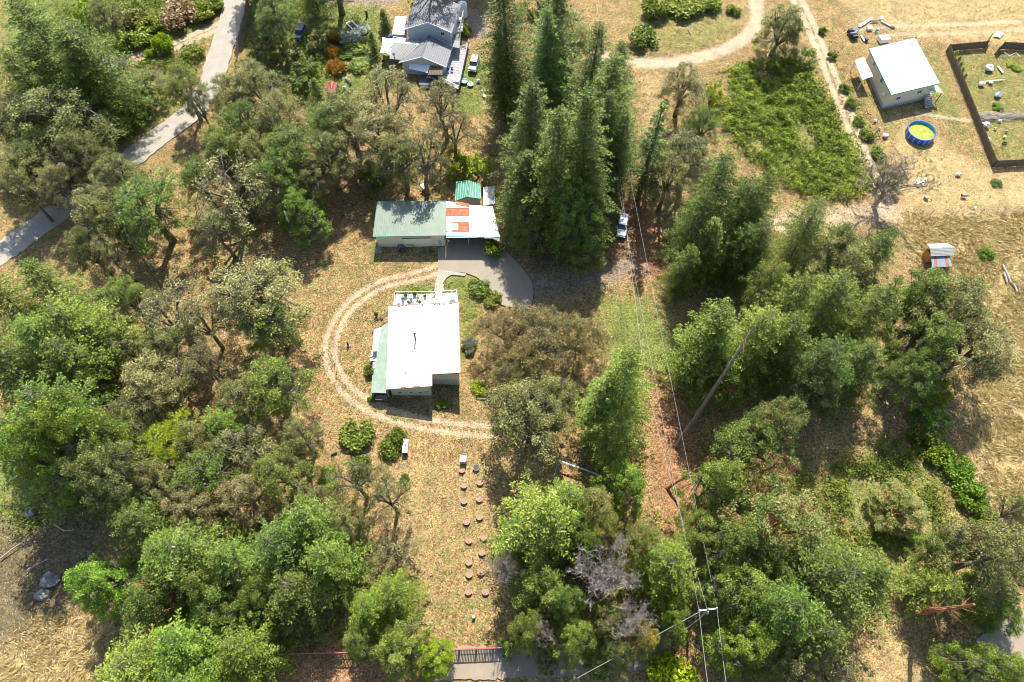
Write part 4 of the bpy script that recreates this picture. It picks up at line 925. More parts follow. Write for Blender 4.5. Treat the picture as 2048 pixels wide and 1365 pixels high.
# vehicles
def wagon(name, label, cat, px, py, rz, paint, length=4.7, long_roof=True, roofm=None):
    t = thing(name, label, cat, P(px,py,0), rz); L = length; Wd = 1.85
    def body(secs, nm, m_, bev=.06):
        vs = []; fs = []
        for (y, w0, z0, w1, z1) in secs: vs += [(-w0/2,y,z0),(w0/2,y,z0),(w1/2,y,z1),(-w1/2,y,z1)]
        for i in range(len(secs)-1): 
            for k in range(4): a = i*4+k; b = i*4+(k+1)%4; fs.append((a,b,b+4,a+4))
        fs.append((3,2,1,0)); o=(len(secs)-1)*4; fs.append((o,o+1,o+2,o+3)); return MB().add(vs, fs).obj(nm, m_, t, local=True, bevel=bev)
    body([(-L/2,Wd*.9,.45,Wd*.88,.95),(-L/2+.15,Wd,.3,Wd*.96,1.0),(.9,Wd,.3,Wd*.96,1.02),(L/2-.35,Wd*.98,.3,Wd*.9,.93),(L/2,Wd*.85,.4,Wd*.8,.75)], 'body', paint)
    body([(-L/2+.1,Wd*.92,1.0,Wd*.8,1.1),(-L/2+.35,Wd*.92,1.0,Wd*.78,1.66),(.35,Wd*.92,1.0,Wd*.78,1.66),(1.05,Wd*.9,1.0,Wd*.84,1.06)], 'cabin_glass', glass, .03)
    MB().box((0,(-L/2+.3+.4)/2,1.69),(Wd*.8,L/2-.3+.4,.07)).obj('roof', roofm or paint, t, local=True, bevel=.03)
    MB().box((0,(1.05+L/2-.25)/2+.02,1.0),(Wd*.84,L/2-.25-1.05,.06), 0, -.06).obj('hood', paint, t, local=True, bevel=.03)
    for x in (-1,1):
        for y in (-.3*L,.3*L):
            wo_ = MB().tube([(x*Wd*.42,y,.34),(x*Wd*.515,y,.34)], .34, 16).obj('wheel', tyre, t, local=True); MB().tube([(x*Wd*.512,y,.34),(x*Wd*.522,y,.34)], .19, 12).obj('rim', stone, wo_, local=True)
        MB().box((x*Wd*.55,.8,1.08),(.2,.12,.14)).obj('mirror', paint, t, local=True); MB().box((x*Wd*.36,L/2-.03,.68),(.35,.08,.16)).obj('headlight', junk, t, local=True); MB().box((x*Wd*.42,-L/2+.02,.85),(.16,.08,.2)).obj('tail_light', redp, t, local=True)
        for y in (-1.2,-.2): MB().box((x*Wd*.42,y,1.33),(.06,.08,.62)).obj('pillar', paint, t, local=True)
    MB().box((0,L/2-.02,.5),(Wd*.85,.14,.16)).obj('bumper', blackm, t, local=True); MB().box((0,-L/2,.5),(Wd*.88,.14,.16)).obj('bumper', blackm, t, local=True); MB().box((0,L/2+.0,.68),(.8,.05,.14)).obj('grille', blackm, t, local=True)
    return t
a, b = P(1249,424,0), P(1240,482,0); d = b-a
wagon('parked_car', 'white station wagon parked under the tall firs on orange leaf litter', 'car', 1243.5, 457, math.atan2(d.y, d.x)-math.pi/2, plain('white_car_paint', (.80,.81,.82), .25, .04), 5.2)
wagon('parked_car', 'silver station wagon half hidden by trees at the upper left', 'car', 216, 141, R(-98), plain('silver_car_paint', (.62,.62,.60), .3, .08), 4.6)
wagon('parked_car', 'second pale car behind the silver wagon under the dark fir', 'car', 176, 137, R(-82), plain('white_car_paint', (.8,.8,.8), .25), 4.5)
wagon('parked_car', 'dark blue car standing among shrubs left of the dry corn', 'car', 602, 72, R(172), plain('dark_blue_paint', (.05,.07,.13), .3, .1), 4.6)
wagon('parked_car', 'grey car under the firs right of the grey deck', 'car', 948, 134, R(170), plain('grey_car_paint', (.30,.33,.38), .3, .1), 4.5)
# garden things upper left
t = thing('cold_frame', 'white rectangular cold frame lying on the grass left of the conifers', 'frame', P(703,55,0)); cc = [P(693,47,.2),P(704,43,.2),P(717,56,.2),P(706,60,.2)]
for i in range(4): MB().bar(cc[i], cc[(i+1)%4], .25, .25).obj('side_board', junk, t)
single(MB().box(P(733,27,.6),(.5,.5,1.4)), 'compost_bin', woodd, 'dark narrow box on the lawn above the white cold frame', 'bin', bevel=.04)
gable_building('shed', 'tiny shed with a faded red roof beside the dark conifer', 'shed', (656,166),(653,188),(665,164),(662,186),(674,167),(672,188), 1.8, 2.3, wood, redp, .15, .3)
for i, (px, py) in enumerate(((692,158),(697,161),(700,166))): single(MB().blob(P(px,py,.2),(.35,.3,.3),random.Random(i)), 'boulder', stone, ['grey rock at the upper end of the little garden rock row','middle grey rock of the little garden rock row','lowest grey rock of the little garden rock row'][i], 'rock')
bag(689,177,.7,'pale blue bucket below the rock row', plain('pale_blue', (.5,.65,.8)), cat='bucket')
# roadside wooden fence
rf_ = thing('board_fence', 'tall grey board fence along the right side of the road at the top', 'fence', P(490,60,0)); fence_run(rf_, (503,-30), (492,50), 1.8, wood); fence_run(rf_, (492,50), (474,118), 1.8, wood)
# front fence
ff = thing('picket_fence', 'long dark picket fence with a red top rail beside the bottom road', 'fence', P(900,1310,0))
def pick(p0, p1, h=2.0):
    a, b = P(*p0,0), P(*p1,0); L = (b-a).length; k = max(1, round(L/2.4)); d = (b-a)/k
    for i in range(k):
        s_, e_ = a+d*i, a+d*(i+1); ng = int(d.length/.2)
        for j in range(ng):
            c = s_.lerp(e_, (j+.5)/ng); MB_p = MB().box((c.x,c.y,h/2), (.11,.03,h)); 
            if j == 0: mb = MB_p
            else: mb.box((c.x,c.y,h/2+rng.uniform(-.03,.03)), (.12,.03,h), rng.uniform(-.05,.05))
        mb.obj('fence_panel', woodd, ff); MB().bar((s_.x,s_.y,-.3),(s_.x,s_.y,h+.1),.14).obj('post', woodd, ff)
        MB().bar((s_.x,s_.y+.05,h+.03),(e_.x,e_.y+.05,h+.03),.14,.09).obj('top_rail', redp, ff); MB().bar((s_.x,s_.y-.05,.6),(e_.x,e_.y-.05,.6),.05,.1).obj('rail', woodd, ff)
pick((495,1313),(885,1303)); pick((885,1303),(1290,1286))
# planters
COLL = [(924,940,'half-barrel planter directly below the white crate, topmost of the left row'),(928,971,'half-barrel planter, second from the top in the left row'),(928,1002,'half-barrel planter, third from the top in the left row'),(933,1043.6,'half-barrel planter of the left row beside a patch of brown litter, fourth from the top'),(938,1081,'half-barrel planter of the left row level with the tree edge, fifth from the top'),(938,1124.6,'half-barrel planter, upper of the close pair low in the left row'),(938.6,1149,'half-barrel planter, lower of the close pair low in the left row'),(937,1183.6,'half-barrel planter at the bottom of the left row'),
 (960,965,'half-barrel planter in dappled shade just below the black-filled tub'),(959,998,'half-barrel planter in dappled shade, second below the black-filled tub'),(959,1034,'half-barrel planter in shade, third below the black-filled tub'),(967.5,1075,'half-barrel planter of the right row half under the tree edge'),(964,1105,'half-barrel planter of the right row next to bare grey twigs'),(962,1144.6,'half-barrel planter, second from the bottom in the right row'),(971,1183.6,'half-barrel planter at the bottom of the right row')]
def planter(px, py, label, fill, tubm, first=None):
    q = P(px, py, 0); q.z = gz(q.x, q.y)
    if first is None:
        t = thing('planter', label, 'planter', q, 0, 'half-barrel planters in two rows'); 
        MB().lathe([(.42,0),(.50,.30),(.52,.42),(.47,.42),(.46,.36)], n=20, cap=False).obj('tub', tubm, t, local=True)
        for z, r in ((.1,.46),(.38,.525)): MB().lathe([(r,z),(r,z+.045)], n=20, cap=False).obj('hoop', stone, t, local=True)
        MB().lathe([(.46,.2),(.46,.37)], n=20).obj('soil', fill, t, local=True)
        MB().lathe([(.49,.40),(.53,.40),(.53,.45),(.49,.45),(.49,.40)], n=20, cap=False).obj('rim', BARK['snag'], t, local=True)
        mb = MB(); rr = random.Random(3)
        for k in range(7): x, y = rr.uniform(-.25,.25), rr.uniform(-.25,.25); mb.bar((x,y,.36),(x+rr.uniform(-.1,.1),y+rr.uniform(-.1,.1),.36+rr.uniform(.1,.3)),.03)
        kind(mb.obj('dry_stems', woodd, t, local=True), 'stuff'); return t
    bpy.context.view_layer.update(); t = copy_tree(first); t.location = q; t['label'] = label; t.rotation_euler.z = rng.uniform(0,6); return t
terr = plain('tub_terracotta', (.42,.20,.13), .7, .25)
p1 = planter(*COLL[0], soil, terr)
for c in COLL[1:]: planter(*c, soil, terr, p1)
planter(952.5,936,'tub filled with black material, top of the right row beside the white crate', blackm, stone)
t = thing('storage_crate', 'white lumpy-topped crate standing above the left planter row', 'crate', P(927,922,0)); MB().box((0,0,.45),(1.0,1.1,.9)).obj('crate', stone, t, local=True)
for k, (x, y) in enumerate(((-.25,-.25),(.25,-.25),(-.25,.25),(.25,.25),(0,.0))): MB().blob((x,y,1.0),(.33,.33,.2),random.Random(k),8,5,.15).obj('bag', junk, t, local=True)
t = thing('cabinet', 'long white box with a dark open front standing on the dry grass below the house', 'cabinet', P(812,897,0), R(-1)); MB().box((0,.1,.5),(.85,2.3,1.0)).obj('body', junk, t, local=True, bevel=.04); MB().box((0,-1.08,.45),(.75,.06,.7)).obj('opening_shade', blackm, t, local=True); MB().blob((0,.1,1.03),(.12,.35,.05),random.Random(2)).obj('debris', rustm, t, local=True)  # flat black panel on the solid body stands in for a dark interior
single(MB().lathe([(.55,-.2),(.48,.3),(.44,.36),(.2,.36)], P(624,891,0), 14), 'tree_stump', BARK['grey'], 'round grey stump in the dry clearing left of the big round shrub', 'stump')
a, b = P(662,909,.15), P(673,904,.15); single(MB().tube([a,b],.22,8),'cut_log',BARK['oak'],'short cut log on the dry ground below the big round shrub','log')
a, b = P(617,945,.12), P(626,951,.12); single(MB().tube([a,b],.16,8),'cut_log',BARK['grey'],'small pale cut log near the bright green shrub in the lower left clearing','log')
a, b = P(643,864,.05), P(646,856,.05); single(MB().tube([a,b],.06,6),'stick',BARK['grey'],'thin pale stick on the dry ground above the round stump','stick')
a, b = P(954,797,.1), P(985,798,.1); single(MB().tube([a,b],.09,6),'stick',BARK['grey'],'grey pole lying under the oak right of the house','pole')
a, b = P(1469,44*1.0+15,.1), P(1381,68,.1)
a, b = P(1376,57,.1), P(1382,70,.1); single(MB().tube([a,b],.1,6),'fallen_branch',BARK['grey'],'short pale log in the grass beside the curving gravel track','log')
for i, (px, py, s_) in enumerate(((60,1025,1.1),(70,1046,.4),(100,1160,1.3),(85,1190,1.0),(125,985,.6),(105,1000,.5),(300,990,.5))):
    q = P(px,py,s_*.2); single(MB().blob(q,(s_,s_*.8,s_*.55),random.Random(i),10,7,.25),'boulder',plain('dark_boulder', (.20,.195,.185), .9, .35, 2),['big grey boulder in the shade at the left edge','small round pale rock below the left edge boulder','largest grey boulder beside the dark bank at lower left','pale boulder leaning below the largest lower left boulder','dark rock beside the mossy trunk shadow at left','smaller dark rock left of the mossy trunk shadow','small rock under the olive trees left of centre'][i],'rock')
for i, (p0, p1, p2) in enumerate((((0,1118),(25,1098),(48,1082)),((110,1050),(128,1062),(150,1060)),((55,1140),(75,1128),(97,1118)))):
    single(MB().tube([P(*p0,.2),P(*p1,.4),P(*p2,.3)],[.12,.09,.05],6),'fallen_branch',BARK['grey'],['longest pale fallen branch in the shade at the left edge','twisted pale branch on the dark bank at lower left','straight pale stick below the long fallen branch at lower left'][i],'branch')
for i, (p0, p1) in enumerate((((820,1205),(838,1197)),((862,1198),(864,1206)),((820,1150),(840,1155)),((828,1243),(866,1246)))):
    single(MB().tube([P(*p0,.1),P(*p1,.15)],[.08,.05],6),'fallen_branch',BARK['grey'],['pale stick left of the bottom clearing beside the bright conifer','tiny curved stick in the middle of the bottom clearing','pale stick at the left of the lowest planters','branching pale stick near the bottom fence'][i],'branch')
single(MB().box(P(947,1234,.25),(.4,.5,.5),.3),'birdbath',stone,'small pale stone block in the bottom clearing above the fence','stone block',bevel=.05)
# mossy snag beside garage clearing
t = thing('tree_snag', 'short leaning mossy snag standing in the leaf litter left of the garage clearing', 'snag', P(512,447,0)); q = P(512,447,0)
MB().tube([q+Vector((0,0,-.2)), q+Vector((-.1,.3,1.6)), q+Vector((-.25,.5,3.2)), q+Vector((.1,.6,4.3))],[.42,.38,.34,.2],9).obj('trunk', barkmat('mossy_bark', (.06,.06,.03),(.16,.14,.08),(.14,.17,.04)), t)
# tall bare snags
def snag(base, topx, topy, h, r0, bm, label, nbr, side=1, seed=1):
    a = P(*base, 0); b = P(topx, topy, h); t = thing('tree_snag', label, 'snag', a); rr = random.Random(seed)
    pts = [a.lerp(b, k/8)+Vector((rr.uniform(-.1,.1),rr.uniform(-.1,.1),0)) for k in range(9)]; pts[0].z -= .3
    MB().tube(pts, [r0*(1-.7*k/8) for k in range(9)], 10).obj('trunk', bm, t); d = (b-a).normalized()
    for k in range(nbr):
        u = rr.uniform(.3,1.0); p = a.lerp(b, u); ang = rr.uniform(0,6.28); L = rr.uniform(.8,3.2)*(1.15-u*.6); o = Vector((math.cos(ang),math.sin(ang),rr.uniform(-.2,.35)))
        mb = MB(); pp_ = [p, p+o*L*.5+Vector((0,0,-.1)), p+o*L+Vector((0,0,.1))]; mb.tube(pp_, [.06,.035,.012], 4)
        for z in range(3): s_ = pp_[0].lerp(pp_[2], rr.uniform(.4,.9)); mb.tube([s_, s_+Vector((rr.uniform(-.6,.6),rr.uniform(-.6,.6),rr.uniform(-.1,.4)))], [.02,.008], 3)
        mb.obj('branch', bm, t)
    return t
snag((1351,896),1509,652,20.5,.40,barkmat('brown_snag_wood', (.12,.08,.05), (.34,.26,.17)),'tall bare pale trunk leaning across the right-hand firs beside the power lines',10,seed=2)
snag((1826,1226),1948,1210,21,.45,BARK['red'],'tall reddish dead trunk with bare grey branches at the lower right corner',26,seed=3)
snag((1335,976),1397,937,7.5,.28,BARK['red'],'short reddish leaning trunk under the power lines',1,seed=4)
snag((330,589),255,470,11,.32,BARK['oak'],'slim leaning bare trunk in the left woods with dead branches',6,seed=5)
# teal pipe frame
t = thing('pipe_frame', 'teal and white pipe frame standing on orange litter beside the lower fir', 'frame', P(1150,945,0)); a, b, c_ = P(1117,921,1.6), P(1197,950,1.6), P(1108,955,1.6)
MB().bar(a, b, .22, .12).obj('frame_pipe', plain('teal_white_pipe', (.35,.58,.55), .4, .4, 1.2), t); MB().bar(a, c_, .18, .1).obj('frame_pipe', greentrim, t)
for p in (a, b, c_): MB().bar((p.x,p.y,-.2), (p.x,p.y,1.58), .1).obj('post', greentrim, t)
for k in range(5): q = P(1108+k*5, 968+k*2, .35); MB().bar(q, q+Vector((.2,-1.2,0)), .1).obj('slat', greyw, t)
# utility pole and lines
ph = 11.5; pb = P(1415,1219,ph); pbase = Vector((pb.x-.2, pb.y, 0)); top = Vector((pb.x, pb.y, ph))
pole = thing('utility_pole', 'wooden utility pole with a white crossarm and insulators at the lower right', 'utility pole', pbase)
MB().tube([pbase+Vector((0,0,-.3)), top+Vector((0,0,.4))], [.2,.13], 10).obj('pole', BARK['oak'], pole)
cl, cr_ = P(1397,1222,ph), P(1435,1217,ph)
MB().bar(cl, cr_, .16, .14).obj('crossarm', plain('bleached_crossarm', (.62,.56,.52), .8, .2), pole)
for px, py in ((1399,1221),(1417,1218),(1433,1216.5)):
    q = P(px, py, ph+.07); MB().lathe([(.03,0),(.03,.12),(.1,.14),(.06,.22),(.1,.26),(.05,.36)], q, 10).obj('insulator', junk, pole)
MB().box(P(1414,1226,ph-.8), (.35,.35,.5)).obj('fuse_box', stone, pole); MB().bar(P(1403,1232,ph-1.2), P(1415,1219,ph-.2), .05).obj('brace', stone, pole)
def wire(pts, label, r=.018, m_=None, grp=None, sag=.5):
    P_ = []
    for i in range(len(pts)-1):
        for k in range(10): u = k/10; q = pts[i].lerp(pts[i+1], u); q.z -= sag*4*u*(1-u); P_.append(q)
    P_.append(pts[-1]); o = single(MB().tube(P_, r, 5), 'power_line', m_ or plain('aluminium_wire', (.36,.35,.33), .5, .1), label, 'power line', grp)
far = 10.5
wire([P(1271,402,far)+(P(1271,402,far)-P(1434,1217,ph))*.9, P(1434,1217,ph+.35)], 'power line running up from the right end of the crossarm, rightmost of the lines')
wire([P(1256,473,far)+(P(1256,473,far)-P(1397,1222,ph))*.9, P(1398,1221,ph+.35)], 'power line running up from the left end of the crossarm over the pale lawn')
wire([P(1246,394,far-1)+(P(1246,394,far-1)-P(1290,760,8))*1.0, P(1290,760,8), P(1415,1222,ph-.6)], 'thinnest power line, left of the others over the white wagon', .025)
wire([P(1398,1222,ph+.35), P(1398,1222,ph+.35)+(P(1416,1365,ph)-P(1397,1222,ph))*2.2], 'power line running down off the picture from the left end of the crossarm', .032)
wire([P(1434,1217,ph+.35), P(1434,1217,ph+.35)+(P(1454,1365,ph)-P(1434,1217,ph))*2.2], 'power line running down off the picture from the right end of the crossarm', .032)
wire([P(1403,1222,ph), P(1000,1440,ph-2)], 'slanting cable from the crossarm down to the lower left over the dead grey tree', .03)
wire([P(1418,1222,ph-1), P(1320,1300,1.0)], 'short stay cable slanting left from the utility pole', .03, sag=.05)
wire([P(942,580,4), P(982,545,6)], 'thin cable crossing above the dark shrub beside the driveway', .03, sag=.1)
wire([P(895,132,4), P(955,163,3.5)], 'white cable from the grey roof down to the lawn right of the deck', .04, sag=.1)
# ------------------------------------------------------------------ vegetation meshes
def leaf_mesh(name, Cn, D, S, Ls, Ws, tint, m):
    """diamond leaves: centres, long axes, side axes, half-length, half-width"""
    N = len(Cn); V = np.empty((N, 4, 3), np.float32)
    L_ = Ls[:, None]; W_ = Ws[:, None]
    V[:, 0] = Cn-D*L_; V[:, 1] = Cn+S*W_; V[:, 2] = Cn+D*L_; V[:, 3] = Cn-S*W_
    me = bpy.data.meshes.new(name); me.vertices.add(N*4); me.vertices.foreach_set('co', V.ravel())
    me.loops.add(N*4); me.loops.foreach_set('vertex_index', np.arange(N*4, dtype=np.int32))
    me.polygons.add(N); me.polygons.foreach_set('loop_start', (np.arange(N)*4).astype(np.int32)); me.update(calc_edges=True)
    a = me.attributes.new('tint', 'FLOAT', 'FACE'); a.data.foreach_set('value', np.clip(tint, 0, 1).astype(np.float32))
    me.materials.append(m); return me
def unit(a): return a/np.maximum(1e-6, np.linalg.norm(a, axis=-1, keepdims=True))
def rand_axes(rs, N, up=1.7):
    nrm = unit(rs.normal(size=(N, 3))+np.array([0, .15, up])); d = unit(np.cross(nrm, rs.normal(size=(N, 3)))); return d, np.cross(nrm, d)
def oak_mesh(seed, R_=5.0, h=10.0, tips=95, per=115, leaf=.17, flat=.34, base=.28, wood=BARK['oak'], twigs=0, cr=None):
    rs = np.random.RandomState(seed); rr = random.Random(seed); mb = MB()
    bend = Vector((rr.uniform(-.6,.6), rr.uniform(-.6,.6), 0)); hz_ = h*base*.75; tr = .05*h*.55
    fork = Vector((bend.x, bend.y, hz_)); mb.tube([Vector((0,0,-.3)), Vector((bend.x*.2,bend.y*.1,hz_*.5)), fork], [tr*1.25, tr, tr*.85], 8)
    lob = [rr.uniform(0, 6.28) for _ in range(4)]
    def rad(a): return 1+.16*math.sin(2*a+lob[0])+.13*math.sin(3*a+lob[1])+.10*math.sin(5*a+lob[2])
    limbs = []
    nl = 7
    for k in range(nl):
        a = 2*math.pi*(k+rr.uniform(-.3,.3))/nl; rd = R_*rr.uniform(.5,.72)*rad(a) if k else R_*.1
        e = Vector((math.cos(a)*rd, math.sin(a)*rd, h*(rr.uniform(.62,.82) if k else .88)))
        mid = fork.lerp(e, .5)+Vector((rr.uniform(-.5,.5), rr.uniform(-.5,.5), rr.uniform(-.2,.9)))
        pts = [fork*(1-t)**2+mid*2*t*(1-t)+e*t*t for t in (0,.25,.5,.75,1)]
        mb.tube(pts, [tr*.62, tr*.5, tr*.4, tr*.28, tr*.15], 6); limbs.append(pts)
    Cs = []; Ts = []; cl = []
    for k in range(tips):
        a = rr.uniform(0, 6.28); u = math.sqrt(rr.uniform(.0,1.0)); rd = R_*u*rad(a)
        top = h*(1-.0)-(h*flat)*(u**2.2)*1.1; z = top-rr.random()**1.6*h*flat*1.1
        e = Vector((math.cos(a)*rd, math.sin(a)*rd, max(h*base, z))); best = min(limbs, key=lambda L: min((p-e).length for p in L[2:])); st = best[rr.choice((2,3,3,4))]
        mid = st.lerp(e, .55)+Vector((rr.uniform(-.3,.3), rr.uniform(-.3,.3), rr.uniform(0,.5))); mb.tube([st, mid, e], [tr*.16, tr*.1, tr*.04], 4)
        for q_ in range(twigs): o = Vector((rr.uniform(-1,1), rr.uniform(-1,1), rr.uniform(-.3,.6)))*R_*.22; s_ = mid.lerp(e, rr.random()); mb.tube([s_, s_+o*.5+Vector((0,0,.1)), s_+o], [.035,.02,.008], 3)
        c_ = (cr or R_*.17)*rr.uniform(.65,1.25); n_ = int(per*rr.uniform(.6,1.3)*(c_/(R_*.17))**1.5)
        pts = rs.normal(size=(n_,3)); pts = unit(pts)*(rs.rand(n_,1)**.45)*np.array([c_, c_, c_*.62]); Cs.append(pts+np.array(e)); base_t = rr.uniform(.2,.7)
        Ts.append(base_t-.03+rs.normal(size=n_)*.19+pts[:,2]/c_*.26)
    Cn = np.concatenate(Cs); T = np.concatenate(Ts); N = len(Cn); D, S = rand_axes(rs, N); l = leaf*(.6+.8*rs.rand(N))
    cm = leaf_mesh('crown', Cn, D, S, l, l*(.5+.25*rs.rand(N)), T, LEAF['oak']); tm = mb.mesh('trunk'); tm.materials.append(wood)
    for p in tm.polygons: p.use_smooth = True
    return tm, cm, R_, h
def fir_mesh(seed, h=26.0, R_=4.2, start=.12, sp=.46, per=5, leaf=.165, sparse=1.0, shape=1.0, droop=.25):
    rs = np.random.RandomState(seed); rr = random.Random(seed); mb = MB(); tr = h*.012
    mb.tube([(0,0,-.3),(rr.uniform(-.1,.1),0,h*.3),(0,rr.uniform(-.1,.1),h*.7),(0,0,h*.98)], [tr*1.25, tr, tr*.5, .03], 8)
    Cs=[]; Ds=[]; Ss=[]; Ls=[]; Ws=[]; Ts=[]
    z = h*start
    while z < h*.985:
        f = (h-z)/(h*(1-start)); Lb = R_*min(1.0, (f**(.56*shape))*1.08)*(.75+.25*min(1, (z/h-start+.04)*9)); k = max(3, int(per*(0.8+.5*rr.random())))
        a0 = rr.uniform(0, 6.28)
        for j in range(k):
            a = a0+2*math.pi*(j+rr.uniform(-.3,.3))/k; L = Lb*rr.choice((rr.uniform(.45,.8),rr.uniform(.75,1.25),rr.uniform(.8,1.1))); dr = droop*(.4+.9*f); d2 = np.array([math.cos(a), math.sin(a), 0.0])
            rise = .38*(1-f)-.10
            ns = max(3, int(L/.30)); bt = rr.uniform(.15,.6)
            if L > 1.2: p0=Vector((0,0,z)); mb.tube([p0, p0+Vector(d2)*L*.5+Vector((0,0,L*(rise*.5-dr*.18))), p0+Vector(d2)*L*.95+Vector((0,0,L*(rise-dr*.8)))], [.05,.03,.01], 3)
            if rr.random() > sparse: continue
            t = (np.arange(ns)+rs.rand(ns))/ns; t = .10+.92*t
            for rep in range(7):
                c = np.outer(t*L, d2); c[:,2] = z+t*L*rise-dr*L*t*t*.8
                side = np.array([-d2[1], d2[0], 0]); s = rs.choice([-1, 1], ns)
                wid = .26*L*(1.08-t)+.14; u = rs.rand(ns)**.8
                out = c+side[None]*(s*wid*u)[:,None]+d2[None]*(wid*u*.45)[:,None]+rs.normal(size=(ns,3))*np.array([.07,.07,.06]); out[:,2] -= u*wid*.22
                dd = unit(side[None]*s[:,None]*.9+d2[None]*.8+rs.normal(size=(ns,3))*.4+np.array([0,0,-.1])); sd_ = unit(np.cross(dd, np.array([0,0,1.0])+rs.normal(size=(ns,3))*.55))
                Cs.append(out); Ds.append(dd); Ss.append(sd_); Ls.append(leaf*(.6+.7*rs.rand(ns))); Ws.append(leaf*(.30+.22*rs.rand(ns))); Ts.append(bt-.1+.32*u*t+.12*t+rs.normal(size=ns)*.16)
        z += sp*(.7+.6*rr.random())
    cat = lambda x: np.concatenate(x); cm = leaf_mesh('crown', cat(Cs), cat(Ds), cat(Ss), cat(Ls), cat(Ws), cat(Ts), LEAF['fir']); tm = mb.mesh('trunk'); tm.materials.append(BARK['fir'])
    return tm, cm, R_, h
def shrub_mesh(seed, R_=1.6, h=1.6, n_=2600, leaf=.13, spiky=0.0):
    rs = np.random.RandomState(seed); rr = random.Random(seed); k = 16; cs = []
    for i in range(k):
        a = rr.uniform(0,6.28); u = math.sqrt(rr.random())*.75; cs.append((math.cos(a)*R_*u, math.sin(a)*R_*u, h*(.35+.45*rr.random()*(1-u*.6)), R_*rr.uniform(.28,.46)))
    cs = np.array(cs); w_ = rs.randint(0, k, n_); p = unit(rs.normal(size=(n_,3)))*(rs.rand(n_,1)**.4); C_ = cs[w_,:3]+p*cs[w_,3:4]*np.array([1,1,.8]); C_[:,2] = np.abs(C_[:,2])
    D, S = rand_axes(rs, n_, .8)
    if spiky: D = unit(D*(1-spiky)+unit(C_-np.array([0,0,-.3]))*spiky*2); S = unit(np.cross(D, rs.normal(size=(n_,3))))
    l = leaf*(.6+.8*rs.rand(n_)); tint = .2+.35*rs.rand(k)[w_]+rs.normal(size=n_)*.15+p[:,2]*.2
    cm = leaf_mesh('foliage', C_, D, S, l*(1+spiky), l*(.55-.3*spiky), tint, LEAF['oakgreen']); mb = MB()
    for c in cs[:9]: mb.tube([(0,0,-.2), Vector(c[:3])*.5+Vector((0,0,.1)), Vector(c[:3])], [.05,.035,.012], 4)
    tm = mb.mesh('stem'); tm.materials.append(BARK['oak']); return tm, cm, R_, h
def dead_mesh(seed, R_=5.0, h=9.0, wood=BARK['grey'], n0=7, depth=4, spread=.8):
    rr = random.Random(seed); tk = MB(); tw = MB(); tk.tube([(0,0,-.3),(rr.uniform(-.2,.2),.1,h*.2),(0,0,h*.36)],[.34,.28,.24],8)
    def grow(p, d, L, r, k):
        pts = [p]; q = p.copy(); dd = d.copy()
        for i in range(4): dd = (dd+Vector((rr.uniform(-.4,.4), rr.uniform(-.4,.4), rr.uniform(-.2,.28)))).normalized(); q = q+dd*L/4; pts.append(q.copy())
        (tk if k == depth else tw).tube(pts, [r*(1-.16*i) for i in range(5)], 6 if k >= 3 else 3)
        if k > 0:
            for j in range(rr.choice((3,4,4)) if k > 1 else 4):
                s_ = pts[rr.choice((1,2,3,4))]; nd_ = (dd*.5+Vector((rr.uniform(-1,1), rr.uniform(-1,1), rr.uniform(-.25,.6)))*spread).normalized(); grow(s_, nd_, L*rr.uniform(.45,.72), max(.022, r*.55), k-1)
    for j in range(n0):
        a = 2*math.pi*(j+rr.uniform(-.3,.3))/n0; grow(Vector((0,0,h*rr.uniform(.25,.36))), Vector((math.cos(a)*.8, math.sin(a)*.8, rr.uniform(.5,1.1))).normalized(), R_*.62, .13, depth)
    a_, b_ = tk.mesh('trunk'), tw.mesh('twigs'); a_.materials.append(wood); b_.materials.append(wood); return a_, b_, R_, h
V = {}
V['oak'] = [oak_mesh(10+i, h=15, tips=135, per=135, leaf=.10, twigs=1, base=.48, flat=.38) for i in range(4)]
V['big'] = [oak_mesh(20+i, R_=8, h=12, tips=280, per=115, leaf=.115, twigs=3, base=.4, flat=.38, cr=.9) for i in range(2)]
V['bigfir'] = [fir_mesh(80+i, h=36, R_=6.6, sp=.62, per=6, leaf=.18, start=.1, droop=.3) for i in range(3)]
V['dense'] = [oak_mesh(30+i, R_=5.0, h=16, tips=175, per=150, leaf=.108, flat=.5, base=.34, cr=.85) for i in range(3)]
V['sparse'] = [oak_mesh(50+i, R_=5.0, h=14, tips=95, per=62, leaf=.115, twigs=5, cr=.75, base=.48, flat=.38) for i in range(4)]
V['small'] = [oak_mesh(70+i, R_=2.6, h=5.5, tips=42, per=70, leaf=.13, flat=.55, base=.2, cr=.6) for i in range(3)]
V['fir'] = [fir_mesh(90+i) for i in range(4)]
V['thinfir'] = [fir_mesh(100+i, h=25, R_=2.3, sp=.6, per=4, sparse=.8, start=.15) for i in range(2)]
V['wide'] = [fir_mesh(110+i, h=18, R_=5.6, start=.1, sp=.48, per=6, leaf=.155, shape=(.8,.65,1.0,.75,.9,.6)[i], droop=(.2,.3,.15,.35,.25,.1)[i]) for i in range(6)]
V['conifer'] = [fir_mesh(120+i, h=6, R_=1.7, start=.04, sp=.25, per=5, leaf=.13) for i in range(2)]
V['shrub'] = [shrub_mesh(130+i) for i in range(4)]
V['spiky'] = [shrub_mesh(140+i, 1.2, 1.3, 1700, .14, .6) for i in range(2)]
V['dead'] = [dead_mesh(150, 5, 9, n0=11), dead_mesh(151, 5, 9, n0=11)]
V['bare'] = [dead_mesh(160, 5.5, 11, barkmat('bare_tree_bark', (.16,.12,.085), (.36,.30,.22)), 8, 4, .6)]
cnt = {}; SCL = dict(oak=1.12, sparse=1.12, dense=1.06)
